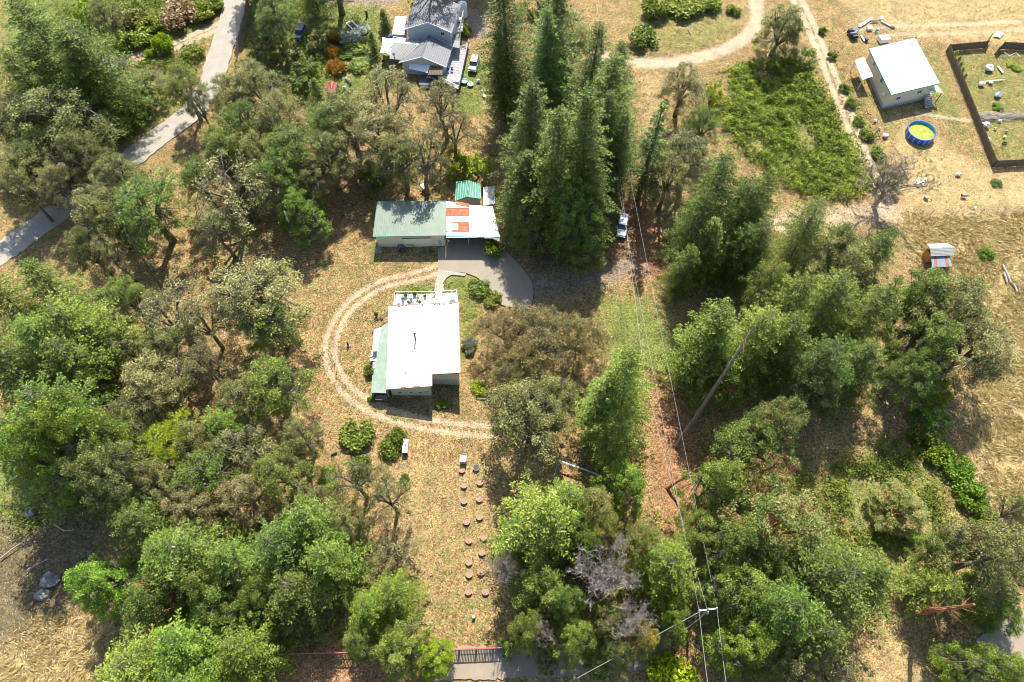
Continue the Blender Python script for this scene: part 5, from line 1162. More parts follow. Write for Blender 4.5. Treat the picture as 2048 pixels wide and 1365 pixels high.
def plant(kind_, x, y, R_, h, leaf, name, label, cat='tree', group=None, rz=None, idx=None, lean=(0,0), parts=('trunk','crown'), bark=None):
    k = cnt.get(kind_, 0); cnt[kind_] = k+1; vs = V[kind_]; tm, cm, r0, h0 = vs[(k if idx is None else idx) % len(vs)]
    rr = random.Random(hash((round(x*10), round(y*10))) & 0xffff); t = thing(name, label, cat, (x, y, gz(x, y)+.0), rr.uniform(0, 6.28) if rz is None else rz, group)
    t.rotation_euler.x, t.rotation_euler.y = lean
    t.scale = (R_/r0, R_/r0, h/h0)
    a = bpy.data.objects.new(parts[0], tm); b = bpy.data.objects.new(parts[1], cm)
    for o, mm in ((a, bark), (b, LEAF.get(leaf))):
        C.objects.link(o); o.parent = t
        if mm: o.material_slots[0].link = 'OBJECT'; o.material_slots[0].material = mm
    return t
def T(kind_, px, py, rpx, h, leaf, label, name='oak_tree', cat='tree', **kw):   # crown seen centred at (px, py), radius rpx
    rpx = rpx*SCL.get(kind_, 1); h = h*1.5 if kind_ in ('oak','sparse','dense') and h >= 8 else h; hc = h*(.72 if kind_ in ('oak','sparse','dense','small','dead','bare','big') else .5); q = P(px, py, hc); R_ = rpx/PXM(py, hc)
    kw.setdefault('parts', ('trunk','crown')); return plant(kind_, q.x, q.y, R_, h, leaf, name, label, cat, **kw)
def F(kind_, px, py, h, R_, leaf, label, name='fir_tree', cat='tree', **kw):    # treetop seen at (px, py)
    fr_ = random.Random(int(px*7+py)); R_ *= fr_.uniform(.98,1.16); kw.setdefault('lean', (R(fr_.uniform(-4,4)), R(fr_.uniform(-4,4))))
    q = P(px, py, h); return plant(kind_, q.x, q.y, R_, h, leaf, name, label, cat, **kw)
def SH(kind_, px, py, rpx, h, leaf, label, name='shrub', cat='shrub', **kw):
    q = P(px, py, h*.5); R_ = rpx/PXM(py, h*.5); return plant(kind_, q.x, q.y, R_, h, leaf, name, label, cat, parts=('stem','foliage'), **kw)
# ------------------------------------------------------------------ the trees, region by region
# tall firs, top centre
F('bigfir',1020,-70,34,6.2,'fir','tallest dark fir right of the pale blue house, its bare trunk showing low down')
F('bigfir',1060,165,29,6.0,'fir','very tall fir with a sharp top standing right above the driveway end')
F('bigfir',1187,50,30,6.4,'fir','dark fir at the top middle of the central fir group')
F('bigfir',1218,95,30,6.2,'fir','dark fir on the right shoulder of the central fir group, beside the gravel track end')
F('bigfir',1195,185,34,6.6,'fir','fir in the centre right of the central group above the white wagon')
F('bigfir',1140,215,33,6.6,'fir','fir in the very middle of the central group')
F('bigfir',1232,165,27,4.8,'fir','fir at the right edge of the central group above the power lines')
F('bigfir',1100,275,24,5.2,'fir','shorter fir at the lower left of the central group beside the carport')
F('bigfir',1203,292,26,4.2,'fir','fir at the lower right of the central group just above the white wagon')
F('fir',1110,-60,30,6.2,'fir','fir cut by the top edge, middle of the central group')
F('fir',1010,60,22,3.6,'fir','slim fir in front of the tallest dark fir beside the grey deck')
F('thinfir',1328,190,26,3.4,'fir','thin fir with a bare leaning top standing alone above the white wagon')
T('oak',1130,60,50,11,'madrone','leafy madrone with reddish leaves among the top firs',name='madrone_tree',bark=BARK['red'])
T('oak',1150,420,50,14,'oakgreen','broadleaf tree at the foot of the central firs over the shaded driveway',name='broadleaf_tree')
T('oak',1085,10,45,12,'fir','dark rounded tree at the top edge between two firs',name='broadleaf_tree')
F('bigfir',1105,20,28,5.6,'fir','fir in the gap between the tallest dark fir and the top middle fir'); F('bigfir',1252,70,23,5.0,'fir','fir at the upper right corner of the central group'); F('bigfir',1258,215,22,4.8,'fir','fir on the right rim of the central group facing the bare slope'); F('bigfir',1050,300,21,5.2,'fir','shorter fir directly right of the carport roof'); F('bigfir',1185,330,22,5.0,'fir','shorter fir at the bottom of the central group over the shaded drive')
T('dense',1060,430,44,9,'oakgreen','broadleaf tree at the foot of the firs beside the carport',name='broadleaf_tree'); T('dense',1110,140,46,10,'oakgreen','dark broadleaf tree between the two upper firs of the central group',name='broadleaf_tree'); T('dense',1170,470,44,9,'oakgreen','dark broadleaf tree at the lower end of the central group',name='broadleaf_tree'); F('wide',1555,345,22,5.0,'fir','fir at the far right of the group right of the white wagon'); F('wide',1545,440,18,4.6,'fir','low fir at the right end of the group with three bare trunks'); F('wide',1385,480,15,3.8,'fir','low dark fir at the left foot of the group right of the white wagon')
# right of centre, firs above the driveway clearing
F('wide',1475,310,24,5.6,'fir','broad dark fir at the top of the group right of the white wagon')
F('wide',1420,370,20,5.0,'fir','broad fir on the left flank of the group right of the white wagon')
F('wide',1525,360,21,5.0,'fir','broad fir on the right flank of the group right of the white wagon')
F('fir',1440,440,18,4.0,'firlight','lower fir at the front of the group right of the white wagon with bright tips')
F('wide',1500,440,17,4.6,'fir','dark fir low in the group right of the white wagon, over three bare trunks')
T('oak',1380,300,52,9,'oak','grey-green oak below the lime shrub and the gravel track')
T('oak',1340,345,45,10,'oak','small-leaved oak between the thin fir and the broad dark firs')
T('oak',1368,165,45,8,'oakbrown','grey-brown oak beside the bend of the gravel track')
T('small',1428,180,20,7,'lime','yellow-green narrow tree beside the grey-brown oak at the track bend',name='young_tree')
F('wide',1655,400,19,4.6,'fir','upper fir of the diagonal pair left of the bare grey tree')
F('wide',1705,445,18,4.8,'fir','lower fir of the diagonal pair left of the bare grey tree')
F('wide',1790,470,20,5,'fir','fir just left of the grey-shingled shed')
F('wide',1610,545,22,6.0,'fir','fir with a pale crown below the diagonal pair')
F('wide',1700,560,21,5.8,'fir','fir with an exposed trunk in the middle of the right-hand wood')
F('wide',1780,560,21,5.6,'fir','dark fir below the old shingled shed')
T('oak',1690,520,60,12,'oak','olive oak above the firs of the right-hand wood')
T('dense',1850,580,60,12,'oakgreen','green broadleaf tree right below the grey-shingled shed',name='broadleaf_tree')
T('oak',1910,610,75,12,'oak','big olive oak at the right edge of the right-hand wood facing the dry field')
T('oak',1960,690,70,11,'oakbrown','brownish oak overhanging the dry field at the right')
T('dense',1870,680,60,12,'oakgreen','dark green broadleaf tree inside the right-hand wood left of the brownish oak',name='broadleaf_tree')
F('wide',1690,680,19,5.4,'fir','dark fir in the shaded heart of the right-hand wood')
F('wide',1770,690,18,5,'fir','dark fir at the lower side of the right-hand wood above its long shadow')
F('wide',1620,640,20,5,'fir','fir between the tall bare leaning trunk and the dark heart of the right-hand wood')
T('small',1880,775,32,6,'lime','yellow-green young tree at the lower right corner of the right-hand wood',name='young_tree')
T('small',1875,830,34,4,'bright','dark green thicket below the yellow-green young tree',name='young_tree')
F('wide',1470,615,22,6.6,'firlight','huge pale fir at the left of the tall bare leaning trunk, nearest the pale lawn')
F('wide',1560,625,20,5.2,'firlight','pale fir crossed by the upper part of the tall bare leaning trunk')
F('wide',1440,650,18,5.0,'firlight','pale fir on the left edge of the right-hand group beside the power lines')
T('dense',1450,735,56,8.5,'bright','fresh green madrone with thick red limbs at the power lines',name='madrone_tree',bark=BARK['red'])
T('dense',1520,880,66,9,'oakgreen','dark green broadleaf right of the foot of the tall bare trunk',name='broadleaf_tree')
T('oak',1560,840,50,12,'madrone','madrone with pinkish leaves left of the shaded clearing',name='madrone_tree',bark=BARK['red'])
T('sparse',1545,945,50,12,'madrone','greyish pink madrone top beside the long shadow in the lower right',name='madrone_tree',bark=BARK['red'])
T('dense',1440,955,55,12,'oakgreen','dark green broadleaf right of the short reddish leaning trunk',name='broadleaf_tree')
T('oak',1560,1040,85,14,'madrone','large madrone with many red and pale leaves in the lower right',name='madrone_tree',bark=BARK['red'])
T('dense',1480,1080,60,13,'oakgreen','shaded broadleaf tree right of the power lines, left of the large madrone',name='broadleaf_tree')
F('wide',1700,1120,22,7.0,'fir','broad green fir seen from above in the middle of the lower right wood')
F('wide',1790,1140,20,6.4,'fir','fir at the right of the broad fir, above the bare reddish trunk')
F('wide',1600,1200,22,6.2,'fir','dark fir below the large madrone in the lower right')
F('wide',1660,1260,20,6.2,'fir','fir above the brown oaks at the bottom right')
T('dense',1490,1180,60,13,'oakgreen','broadleaf tree right of the utility pole crossarm',name='broadleaf_tree')
T('dense',1500,1290,60,12,'bright','fresh green broadleaf tree right of the power lines at the bottom edge',name='broadleaf_tree')
T('oak',1560,1300,50,10,'oakgreen','leafy oak between the power lines and the brown oaks at the bottom')
T('oak',1590,1340,55,10,'oakbrown','orange-brown oak at the bottom edge right of the power lines')
T('sparse',1680,1345,55,10,'oakbrown','sparse brown oak at the bottom edge beside the sandy clearing')
T('dense',1810,1010,50,7,'madrone','low reddish-green madrone in the green clearing at the right',name='madrone_tree',bark=BARK['red'])
T('oak',1995,1110,80,12,'oak','large greyish oak at the right edge below the hedge')
T('sparse',1935,1080,35,10,'oakbrown','half-bare oak with pale twigs at the lower end of the hedge')
T('dense',1995,1190,62,7.5,'bright','bright green broadleaf tree behind the reddish dead trunk at the lower right',name='broadleaf_tree')
F('wide',1900,1160,11,4.0,'firlight','pale fir just above the reddish dead trunk at the lower right')
T('dense',2010,1340,60,11,'bright','bright green tree in the bottom right corner',name='broadleaf_tree')
T('dense',1925,1325,42,7,'oakgreen','shaded tree between the sandy clearing and the bottom right gravel road',name='broadleaf_tree')
T('bare',1800,340,95,14,None,'bare grey tree with no leaves at the end of the two-rut track',name='bare_tree',parts=('trunk','twigs'))
T('small',1785,345,28,5,'oak','small leafy oak tangled with the bare grey tree at the track end')
# top right of centre
T('dense',1570,40,48,9,'oak','dark rounded oak between the gravel track and the two-rut track')
T('small',1612,105,28,5,'oakgreen','small round dark tree beside the two-rut track below the dark oak',name='young_tree')
SH('shrub',1368,8,45,3,'bramble','long dark green bramble thicket at the top edge above the curving track',name='bramble_thicket'); SH('shrub',1420,5,28,2.5,'bramble','smaller bramble thicket right of the long one at the top edge',name='bramble_thicket')
SH('shrub',1285,72,32,2.6,'oakgreen','grey-green thicket on the left of the grassy slope inside the track bend'); SH('shrub',1468,18,16,1.6,'oakgreen','small shrub left of the gravel track near the top edge')
SH('shrub',1310,15,30,4,'oakgreen','shrub at the top edge left of the long bramble thicket')
for i, (px, py, r, lb) in enumerate(((1647,60,9,'uppermost'),(1665,110,10,'second from the top'),(1690,175,11,'third from the top'),(1702,205,13,'fourth from the top'),(1718,240,12,'fifth from the top'),(1735,268,15,'next to lowest'),(1757,305,17,'lowest and largest'))):
    SH('shrub',px,py,r,1.4,'oakgreen','low bush of the hedge line right of the two-rut track, %s' % lb,group='bushes along the two-rut track')
for i, (px, py, lb) in enumerate(((1907,110,'uppermost, yellowish tree of the row inside the garden fence'),(1913,122,'second small conifer of the row inside the garden fence'),(1916,133,'third small conifer of the row inside the garden fence'),(1920,144,'fourth small conifer of the row inside the garden fence'),(1925,156,'lowest small conifer of the row inside the garden fence'))):
    q = P(px,py+4,0); plant('conifer', q.x, q.y, .75, 1.9, 'lime' if i == 0 else 'fir', 'young_conifer', lb, 'tree')
# top left quarter
F('wide',40,-10,26,8.0,'fir','huge dark fir in the top left corner'); F('wide',120,40,24,6.8,'fir','dark fir right of the corner fir, above the silver wagon'); F('wide',-10,90,23,6.6,'fir','dark fir cut by the left edge near the top')
F('fir',95,60,24,6,'fir','dark fir between the corner fir and the silver wagon'); F('wide',30,80,18,6,'fir','shaded fir below the corner fir')
T('oak',110,235,85,12,'oak','large grey-green oak with an orange limb at the left below the dark firs'); T('oak',30,330,60,10,'oak','grey-green oak at the left edge above the road end'); T('oak',160,300,44,11,'oak','olive oak left of the pale road bend')
T('sparse',40,375,38,9,'oakbrown','sparse brown oak over the end of the road at the left edge')
T('oak',285,160,36,7,'oak','olive oak right of the silver wagon'); T('oak',362,165,38,9,'oakgreen','grey-green oak leaning over the road bend'); T('sparse',392,200,26,9,'oak','sparse grey tree overhanging the road below its bend')
T('small',240,208,36,6,'bright','bright green bushy tree left of the pale road',name='young_tree'); T('oak',205,238,26,6,'oakgreen','green oak at the left verge of the pale road'); T('oak',268,188,26,7,'oakgreen','green oak between the olive oak and the pale road')
T('small',160,12,24,6,'lime','yellow-green young tree at the top left edge',name='young_tree'); T('oak',205,25,30,8,'oak','grey oak at the top edge right of the yellow-green tree')
SH('shrub',322,85,22,4.5,'lime','bright yellow-green tree-like shrub beside the rutted side track'); SH('shrub',300,106,14,2,'lime','low yellow shrub beside the brighter tall one at the side track')
SH('shrub',355,28,42,3.5,'redbush','reddish-brown thicket left of the road at the top',name='thicket'); SH('shrub',262,75,38,3,'bramble','green bramble thicket above the silver wagon',name='thicket'); SH('shrub',405,20,28,3,'bramble','green thicket on the road verge at the top edge',name='thicket'); SH('shrub',255,35,36,4,'oak','grey-green thicket at the top between oak and reddish thicket',name='thicket'); SH('shrub',385,105,22,2,'bramble','low green shrub at the fork of the road and side track'); SH('shrub',300,50,26,3,'bramble','green shrub left of the reddish-brown thicket'); SH('shrub',430,5,20,2.5,'bramble','green shrub at the very top on the road verge')
T('oak',460,185,40,9,'oak','olive oak just right of the road bend'); T('oak',510,165,48,10,'oak','olive oak left of the garden of the pale blue house'); T('oak',555,225,55,10,'oak','spreading olive oak below the dark conifer of the garden'); T('oak',480,245,50,10,'oakgreen','green-grey oak right of the pale road'); T('oak',445,292,44,10,'oakgreen','dark-shaded oak beside the pale road'); T('oak',590,290,62,11,'oakgreen','large grey-green oak in the middle of the upper woods'); T('oak',510,300,45,9,'oak','olive oak between the road and the brown sparse oaks')
T('oak',695,230,62,11,'oak','olive oak with a fine-twigged crown below the tiny red-roofed shed'); T('sparse',775,180,62,12,'oakbrown','grey-brown oak right in front of the pale blue house'); T('oak',750,260,60,11,'oakbrown','grey-brown oak above the dark green bush behind the garage'); T('oak',800,300,44,10,'oak','olive oak below the charcoal deck'); T('sparse',885,195,45,10,'oakbrown','thin sparse oak below the grey deck'); T('sparse',840,300,52,11,'oak','see-through oak above the small white box behind the garage'); T('oak',650,300,45,10,'oak','olive oak left of the orange litter behind the garage')
T('sparse',905,250,40,9,'oakbrown','sparse tree with a long leaning trunk left of the tall fir')
T('dense',738,345,32,6,'bright','round dark green bush-like tree behind the left end of the garage',name='broadleaf_tree'); T('dense',600,410,48,8,'bright','shaded green tree with bright leaves left of the garage clearing',name='broadleaf_tree'); T('oak',555,345,50,10,'oakgreen','dark green oak above the mossy snag'); pass
T('small',910,312,28,6,'lime','left lime-green young tree behind the green-roofed shed',name='young_tree'); T('small',955,322,32,6,'lime','right lime-green young tree behind the green-roofed shed',name='young_tree')
q = P(641,205,0); plant('conifer',q.x,q.y,2.2,6.5,'fir','dark_conifer','small dark conifer left of the tiny red-roofed shed','tree'); q = P(772,58,0); plant('conifer',q.x,q.y,2.0,5,'fir','dark_conifer','dark conifer above the sun sail beside the pale-roofed shed','tree'); q = P(750,108,0); plant('conifer',q.x,q.y,1.9,6,'fir','dark_conifer','dark conifer at the left corner of the sun sail','tree')
T('small',580,95,26,6,'oak','small olive tree on a thin trunk left of the dark blue car',name='young_tree'); T('small',632,72,24,5,'oak','small olive tree right of the dark blue car',name='young_tree'); T('small',610,125,28,6,'oakgreen','small grey-green tree below the dark blue car',name='young_tree'); T('small',535,72,26,5,'oak','pale grey-green round tree near the board fence',name='young_tree'); T('oak',545,25,40,9,'oakgreen','shaded tree right of the board fence at the top edge',name='broadleaf_tree'); T('small',600,150,26,5,'oakgreen','low grey-green tree above the dark conifer in the garden',name='young_tree'); T('small',540,105,18,4,'oakgreen','tiny tree left of the garden path among dry grass',name='young_tree')
SH('spiky',667,75,14,2.6,'corn','upper part of the dry orange-brown corn patch',name='dry_corn',cat='corn patch'); SH('spiky',665,105,17,2.6,'corn','middle of the dry orange-brown corn patch',name='dry_corn',cat='corn patch'); SH('spiky',672,133,20,2.4,'corn','wider lower end of the dry orange-brown corn patch',name='dry_corn',cat='corn patch')
SH('shrub',700,72,26,1.2,'pale','silver-leaved vegetable bed right of the dry corn',name='vegetable_bed',cat='plants'); SH('shrub',712,92,24,1.1,'oakgreen','grey-green vegetable bed below the silver-leaved one',name='vegetable_bed',cat='plants'); SH('shrub',722,60,20,1,'pale','pale vegetable plants beside the white cold frame',name='vegetable_bed',cat='plants'); SH('shrub',690,105,20,1,'bright','green vegetable bed at the foot of the dry corn',name='vegetable_bed',cat='plants'); SH('shrub',718,130,24,1.2,'bramble','weedy mound in the dry grass below the vegetable beds'); SH('shrub',682,190,13,1.6,'oakgreen','small shrub at the right wall of the tiny red-roofed shed'); SH('shrub',530,100,22,1.5,'straw','dry straw-coloured tussocks in the upper garden'); SH('shrub',830,12,12,2,'oakgreen','shrub at the upper left corner of the two-storey roof')
SH('shrub',930,60,14,2,'bright','green shrub at the foot of the white balcony')
# left middle
F('wide',45,540,21,6.4,'firlight','bright fir at the left edge below the road end'); F('wide',110,600,21,6.4,'firlight','bright broad fir in the left woods, right of the edge fir'); F('wide',20,650,21,6.6,'firlight','bright fir cut by the left edge at mid height'); F('wide',90,690,20,6.4,'fir','darker fir in the left woods above the pale trunk'); F('wide',-40,560,22,6.4,'firlight','bright fir mostly beyond the left edge below the road end'); F('wide',-60,690,22,6.6,'fir','fir mostly beyond the left edge at mid height'); F('wide',-50,830,24,6.6,'fir','dark fir mostly beyond the left edge in the lower middle'); F('wide',30,780,25,6.6,'fir','shaded fir at the left edge in the lower middle'); F('wide',160,650,18,4.6,'firlight','bright fir at the right flank of the left fir group')
T('oak',285,400,75,11,'oakgreen','dark green oak leaning over the leafy ground with a slim bare trunk'); T('oak',195,420,60,11,'oak','olive oak over many crooked trunks right of the road end'); T('oak',392,348,38,9,'oakgreen','green oak below the lower verge of the pale road'); T('oak',115,362,36,10,'oakbrown','brown-tinged oak covering the road near the left edge'); T('oak',230,350,45,10,'oak','olive oak covering the road between its two visible stretches')
T('sparse',455,360,80,11,'oakbrown','large half-bare brown oak with long grey limbs left of the mossy snag'); T('sparse',430,450,45,9,'oak','thin oak whose shadow falls on the open litter left of the mossy snag')
T('oak',510,580,88,11,'oakbrown','big domed olive-brown oak left of the loop track'); T('oak',540,640,50,9,'oakgreen','greener oak at the lower right of the big domed oak'); T('sparse',330,620,72,10,'oakbrown','pale sparse oak with dead white branches in the left woods'); T('oak',250,590,42,9,'oakgreen','greenish oak in front of the slim bare trunk'); T('sparse',400,640,45,9,'oakbrown','thin brown oak left of the big domed oak'); T('oak',210,670,50,10,'oak','olive oak right of the bright fir group'); T('sparse',250,700,40,9,'oakbrown','thin oak with a pale pink flag-like gap of ground in the left woods')
T('oak',300,760,66,10,'oakbrown','yellowish-brown oak on a crooked dark trunk in the left woods'); T('sparse',400,720,40,9,'oakbrown','thin brown oak above the crooked trunk'); T('oak',540,765,66,9,'oakgreen','round green oak left of the loop track, casting shade on the clearing'); T('oak',480,790,45,8,'oak','olive oak joined to the left of the round green oak'); F('wide',425,830,11,4.4,'bright','bright green low conifer in the left woods',name='young_conifer'); T('oak',335,880,56,9,'lime','yellow-green flat-topped oak in the lower left woods'); T('oak',225,860,60,10,'oakgreen','green oak above the mossy shadow bank'); T('oak',205,940,60,15,'oak','olive oak beside mossy forked trunks at the lower left'); T('oak',130,850,60,17,'bright','bright broadleaf tree left of the green oak at the left',name='broadleaf_tree'); T('dense',60,900,64,16,'bright','bright leafy tree at the left edge above the boulders',name='broadleaf_tree')
T('sparse',480,890,55,9,'oakbrown','brown sparse oak left of the round stump'); T('oak',560,945,55,9,'oakgreen','green-olive oak below the round stump'); T('oak',400,950,60,10,'oakgreen','green oak in the lower left woods left of the brown sparse oak'); T('oak',320,960,50,9,'oakbrown','yellow-brown oak with an orange mossy limb'); T('oak',480,990,50,9,'oakbrown','brownish oak above the big dense green tree'); T('oak',380,1020,50,10,'oakbrown','brownish oak at the lower end of the left woods')
# lower left
F('wide',590,1040,18,6.6,'bright','big dense green conifer left of the bottom clearing, uppermost',name='fir_tree'); F('wide',540,1080,18,6.4,'fir','dense darker conifer joined to the left of the big dense green one'); F('wide',630,1100,17,5.2,'firlight','dense green conifer nearest the bottom clearing'); F('wide',560,1170,15,5.0,'fir','shaded conifer below the big dense green ones')
F('wide',235,1030,16,5.2,'fir','bluish-green conifer beside the dark bank at the lower left'); F('wide',350,1090,19,6.0,'firlight','pale green fir in the middle of the lower left wood'); F('wide',430,1110,18,5.6,'firlight','pale green fir left of the dense dark conifers'); F('wide',300,1080,17,4.6,'firlight','pale green fir right of the bluish-green conifer')
T('dense',185,1160,62,10,'bright','leafy yellow-green tree overhanging the dark bank',name='broadleaf_tree'); T('dense',300,1200,72,10,'oakgreen','leafy green tree with a reddish trunk at the lower left',name='broadleaf_tree',bark=BARK['red']); T('oak',440,1210,60,10,'oakgreen','green tree with bare white twigs right of the reddish trunk'); T('dense',400,1170,50,11,'oakgreen','green broadleaf tree under the pale green firs',name='broadleaf_tree')
F('wide',330,1300,19,6.6,'bright','bright green fir at the bottom edge left of centre'); F('wide',240,1340,18,6.2,'firlight','bright fir in the bottom left along the dry grass'); F('wide',440,1310,16,5.4,'bright','bright green conifer with a pointed edge over the bottom road'); F('wide',350,1370,19,6,'bright','bright green fir cut by the bottom edge')
T('sparse',705,955,46,10,'oak','slender oak standing in the lower clearing with its own small shadow'); T('sparse',775,990,42,9,'oak','slender forked oak right of the first one in the lower clearing'); T('sparse',780,1110,45,7,'oakbrown','sparse yellowish oak above the bright conifer by the fence'); T('oak',690,1040,34,8,'oakbrown','small sparse oak above the dense conifers edge')
F('wide',765,1175,14,4.6,'bright','bright green conifer standing above the picket fence'); F('wide',720,1210,12,3.8,'bright','left lobe of bright conifer next to a mossy leaning trunk at the fence'); T('dense',800,1290,55,9,'oakgreen','dark green tree covering the picket fence',name='broadleaf_tree'); T('dense',860,1310,40,7,'lime','lime-green leafy tree at the right of the gap in the picket fence view',name='young_tree'); T('sparse',590,1235,30,6,'oak','low olive tree in front of the picket fence at the left'); T('oak',478,1215,38,9,'oakgreen','shaded oak right of the bare white twigs')
# centre
T('big',1085,672,92,13,'rust','big rust-tipped oak right of the white-roofed house'); T('big',1158,668,62,11,'rust','right lobe of rust-tipped oak canopy beside the pale lawn'); T('big',1012,655,62,11,'rust','left, lower rust-tipped oak nearest the white-roofed house'); T('big',1040,725,56,11,'rust','rust-tipped oak at the lower side of the canopy above the grey-green oak')
T('oak',1055,825,78,11,'oak','grey-green oak above the barrel planters, right of the loop track'); T('oak',1100,790,46,9,'oak','upper right lobe of grey-green oak foliage above the planters')
F('wide',1290,705,26,5.2,'firlight','pale open-branched fir right of the grey-green oak, top over the lawn'); F('wide',1240,840,15,4.6,'firlight','lower pale fir in front of the open-branched one'); F('fir',1215,760,20,4.4,'firlight','pale fir at the left of the open-branched one'); T('dense',1250,960,48,9,'bright','fresh green tree under the pale firs right of the pipe frame',name='broadleaf_tree')
F('wide',1085,1010,22,6.6,'firlight','star-shaped pale green fir at the bottom centre'); F('wide',1150,990,17,4.4,'firlight','pale fir right of the star-shaped one, below the pipe frame'); F('wide',1040,1060,16,4.2,'firlight','pale fir at the right side of the planter rows'); T('dense',1090,1170,62,11,'oakgreen','green broadleaf tree under the star-shaped fir',name='broadleaf_tree')
T('dense',1210,1060,40,12,'orange','orange-leaved madrone right of the star-shaped fir',name='madrone_tree',bark=BARK['red']); T('oak',1285,1080,36,11,'madrone','pink-and-green madrone left of the bright green fir',name='madrone_tree',bark=BARK['red']); T('oak',1190,1010,40,12,'madrone','madrone top between the pale firs and the orange madrone',name='madrone_tree',bark=BARK['red'])
T('dead',1215,1140,92,25,None,'large dead grey tree full of fine twigs at the bottom centre',name='dead_tree',parts=('trunk','twigs')); T('dead',1265,1235,66,21,None,'dead grey branches beside the orange madrone near the bottom',name='dead_tree',parts=('trunk','twigs')); T('dead',1012,1130,46,18,None,'dead grey tree just right of the lowest planters',name='dead_tree',parts=('trunk','twigs')); T('dead',1085,1265,40,20,None,'small dead grey bush over the bottom road',name='dead_tree',parts=('trunk','twigs'))
T('dense',1290,1275,34,9,'orange','orange and red leaved madrone near the bottom, left of the utility pole',name='madrone_tree',bark=BARK['red']); T('dense',1220,1240,42,8,'madrone','green-pink madrone inside the dead branches at the bottom',name='madrone_tree',bark=BARK['red']); T('small',1200,1320,30,6,'bright','small leafy tree overhanging the bottom road',name='young_tree'); T('small',1095,1320,24,6,'madrone','small reddish tree overhanging the bottom road',name='young_tree'); T('small',1020,1290,22,5,'oakgreen','small dark tree at the picket fence right of the clearing',name='young_tree')
F('wide',1350,1120,17,5.6,'bright','bright green round fir left of the utility pole'); T('dense',1345,1235,42,8,'bright','bright green tree beneath the round fir beside the pole',name='broadleaf_tree'); SH('shrub',1345,1350,50,3.5,'lime','lime-green rounded shrub at the bottom edge left of the power lines')
SH('shrub',1372,1075,18,2,'lime','yellow-green shrub peeking above the bright round fir')
# trees just outside the top edge whose shade falls on the road and roofs
F('fir',440,-215,24,5,'fir','fir outside the top edge whose shade falls on the road'); F('fir',478,-175,23,5,'fir','second fir outside the top edge beyond the shaded road'); F('fir',905,-260,26,5,'fir','fir beyond the two-storey grey roof that shades it'); F('fir',955,-240,24,4.6,'fir','fir right of the one that shades the grey roof'); F('wide',590,-150,20,5,'fir','broad fir beyond the board fence at the top edge'); T('sparse',860,-60,50,12,'oak','thin tree behind the two-storey grey roof'); T('oak',660,-70,60,11,'oakgreen','tree at the top edge above the cold frame')
# more of the woods
for px,py,r,h,l,lb in ((20,230,55,11,'oak','grey-green oak cut by the left edge below the dark firs'),(70,300,45,10,'oakgreen','green oak between the edge oak and the one with an orange limb'),(120,330,34,10,'oakbrown','brown oak left of the pale road where it vanishes'),(625,345,40,9,'oak','olive oak at the edge of the orange litter left of the garage'),(660,235,45,10,'oakgreen','green oak left of the one below the tiny shed'),(450,310,40,9,'oakgreen','green oak in the gap above the half-bare brown oak'),(165,490,36,10,'oak','olive oak on crooked trunks just above the bright fir group'),(215,500,36,9,'oakbrown','brown oak among the crooked trunks'),(330,690,48,9,'oak','olive oak in the middle of the left woods below the dead branches'),(260,820,45,9,'oakbrown','brown oak between the flat-topped oak and the edge trees'),(390,880,45,9,'oak','olive oak right of the flat-topped yellow-green oak'),(140,760,50,10,'oakgreen','green oak beside the pale trunk in the left woods'),(270,1000,42,9,'oak','olive oak above the bluish-green conifer'),(600,870,38,8,'oak','olive oak at the edge of the clearing above the round stump'),(640,1000,36,8,'oakbrown','brown oak tip right above the dense green conifer'),(520,1190,45,9,'oakgreen','green tree in the shade under the dense conifers'),(1640,760,50,10,'oak','olive oak in the shade under the right-hand firs'),(1830,740,45,10,'oakgreen','green oak left of the yellow-green young tree'),(1400,1060,40,9,'oakgreen','green oak among the power lines'),(1310,290,34,9,'oak','olive oak behind the thin leaning fir'),(1410,240,36,8,'oakgreen','green oak between the lime tree and the broad firs'),(2040,1020,36,8,'oak','oak at the right edge just below the dry field'),(1890,1100,40,8,'oakgreen','green oak below the hedge strip'),(1545,1130,50,11,'oakgreen','green oak between the large madrone and the dark firs'),(1540,560,40,12,'oakgreen','green broadleaf at the top of the huge pale fir')):
    T('sparse' if l == 'oakbrown' else 'oak', px, py, r, h, l, lb)
for px,py,r,h,l,lb in ((712,1280,34,9,'oakgreen','green tree over the picket fence left of the leaning mossy trunk'),(1060,1255,40,12,'oakgreen','dark green tree behind the fence right of the lowest clearing'),(1150,1275,44,12,'oakgreen','green madrone over the bottom road'),(1240,1300,34,9,'madrone','pinkish madrone beside the orange one at the bottom'),(1130,1200,44,12,'oakgreen','dark broadleaf tree between the star-shaped fir and the grey dead tree'),(1180,1090,40,12,'oakgreen','green broadleaf tree behind the grey dead tree'),(1150,1050,40,12,'firlight','pale green leafy tree beside the star-shaped fir')):
    T('dense', px, py, r, h, l, lb, name='broadleaf_tree')
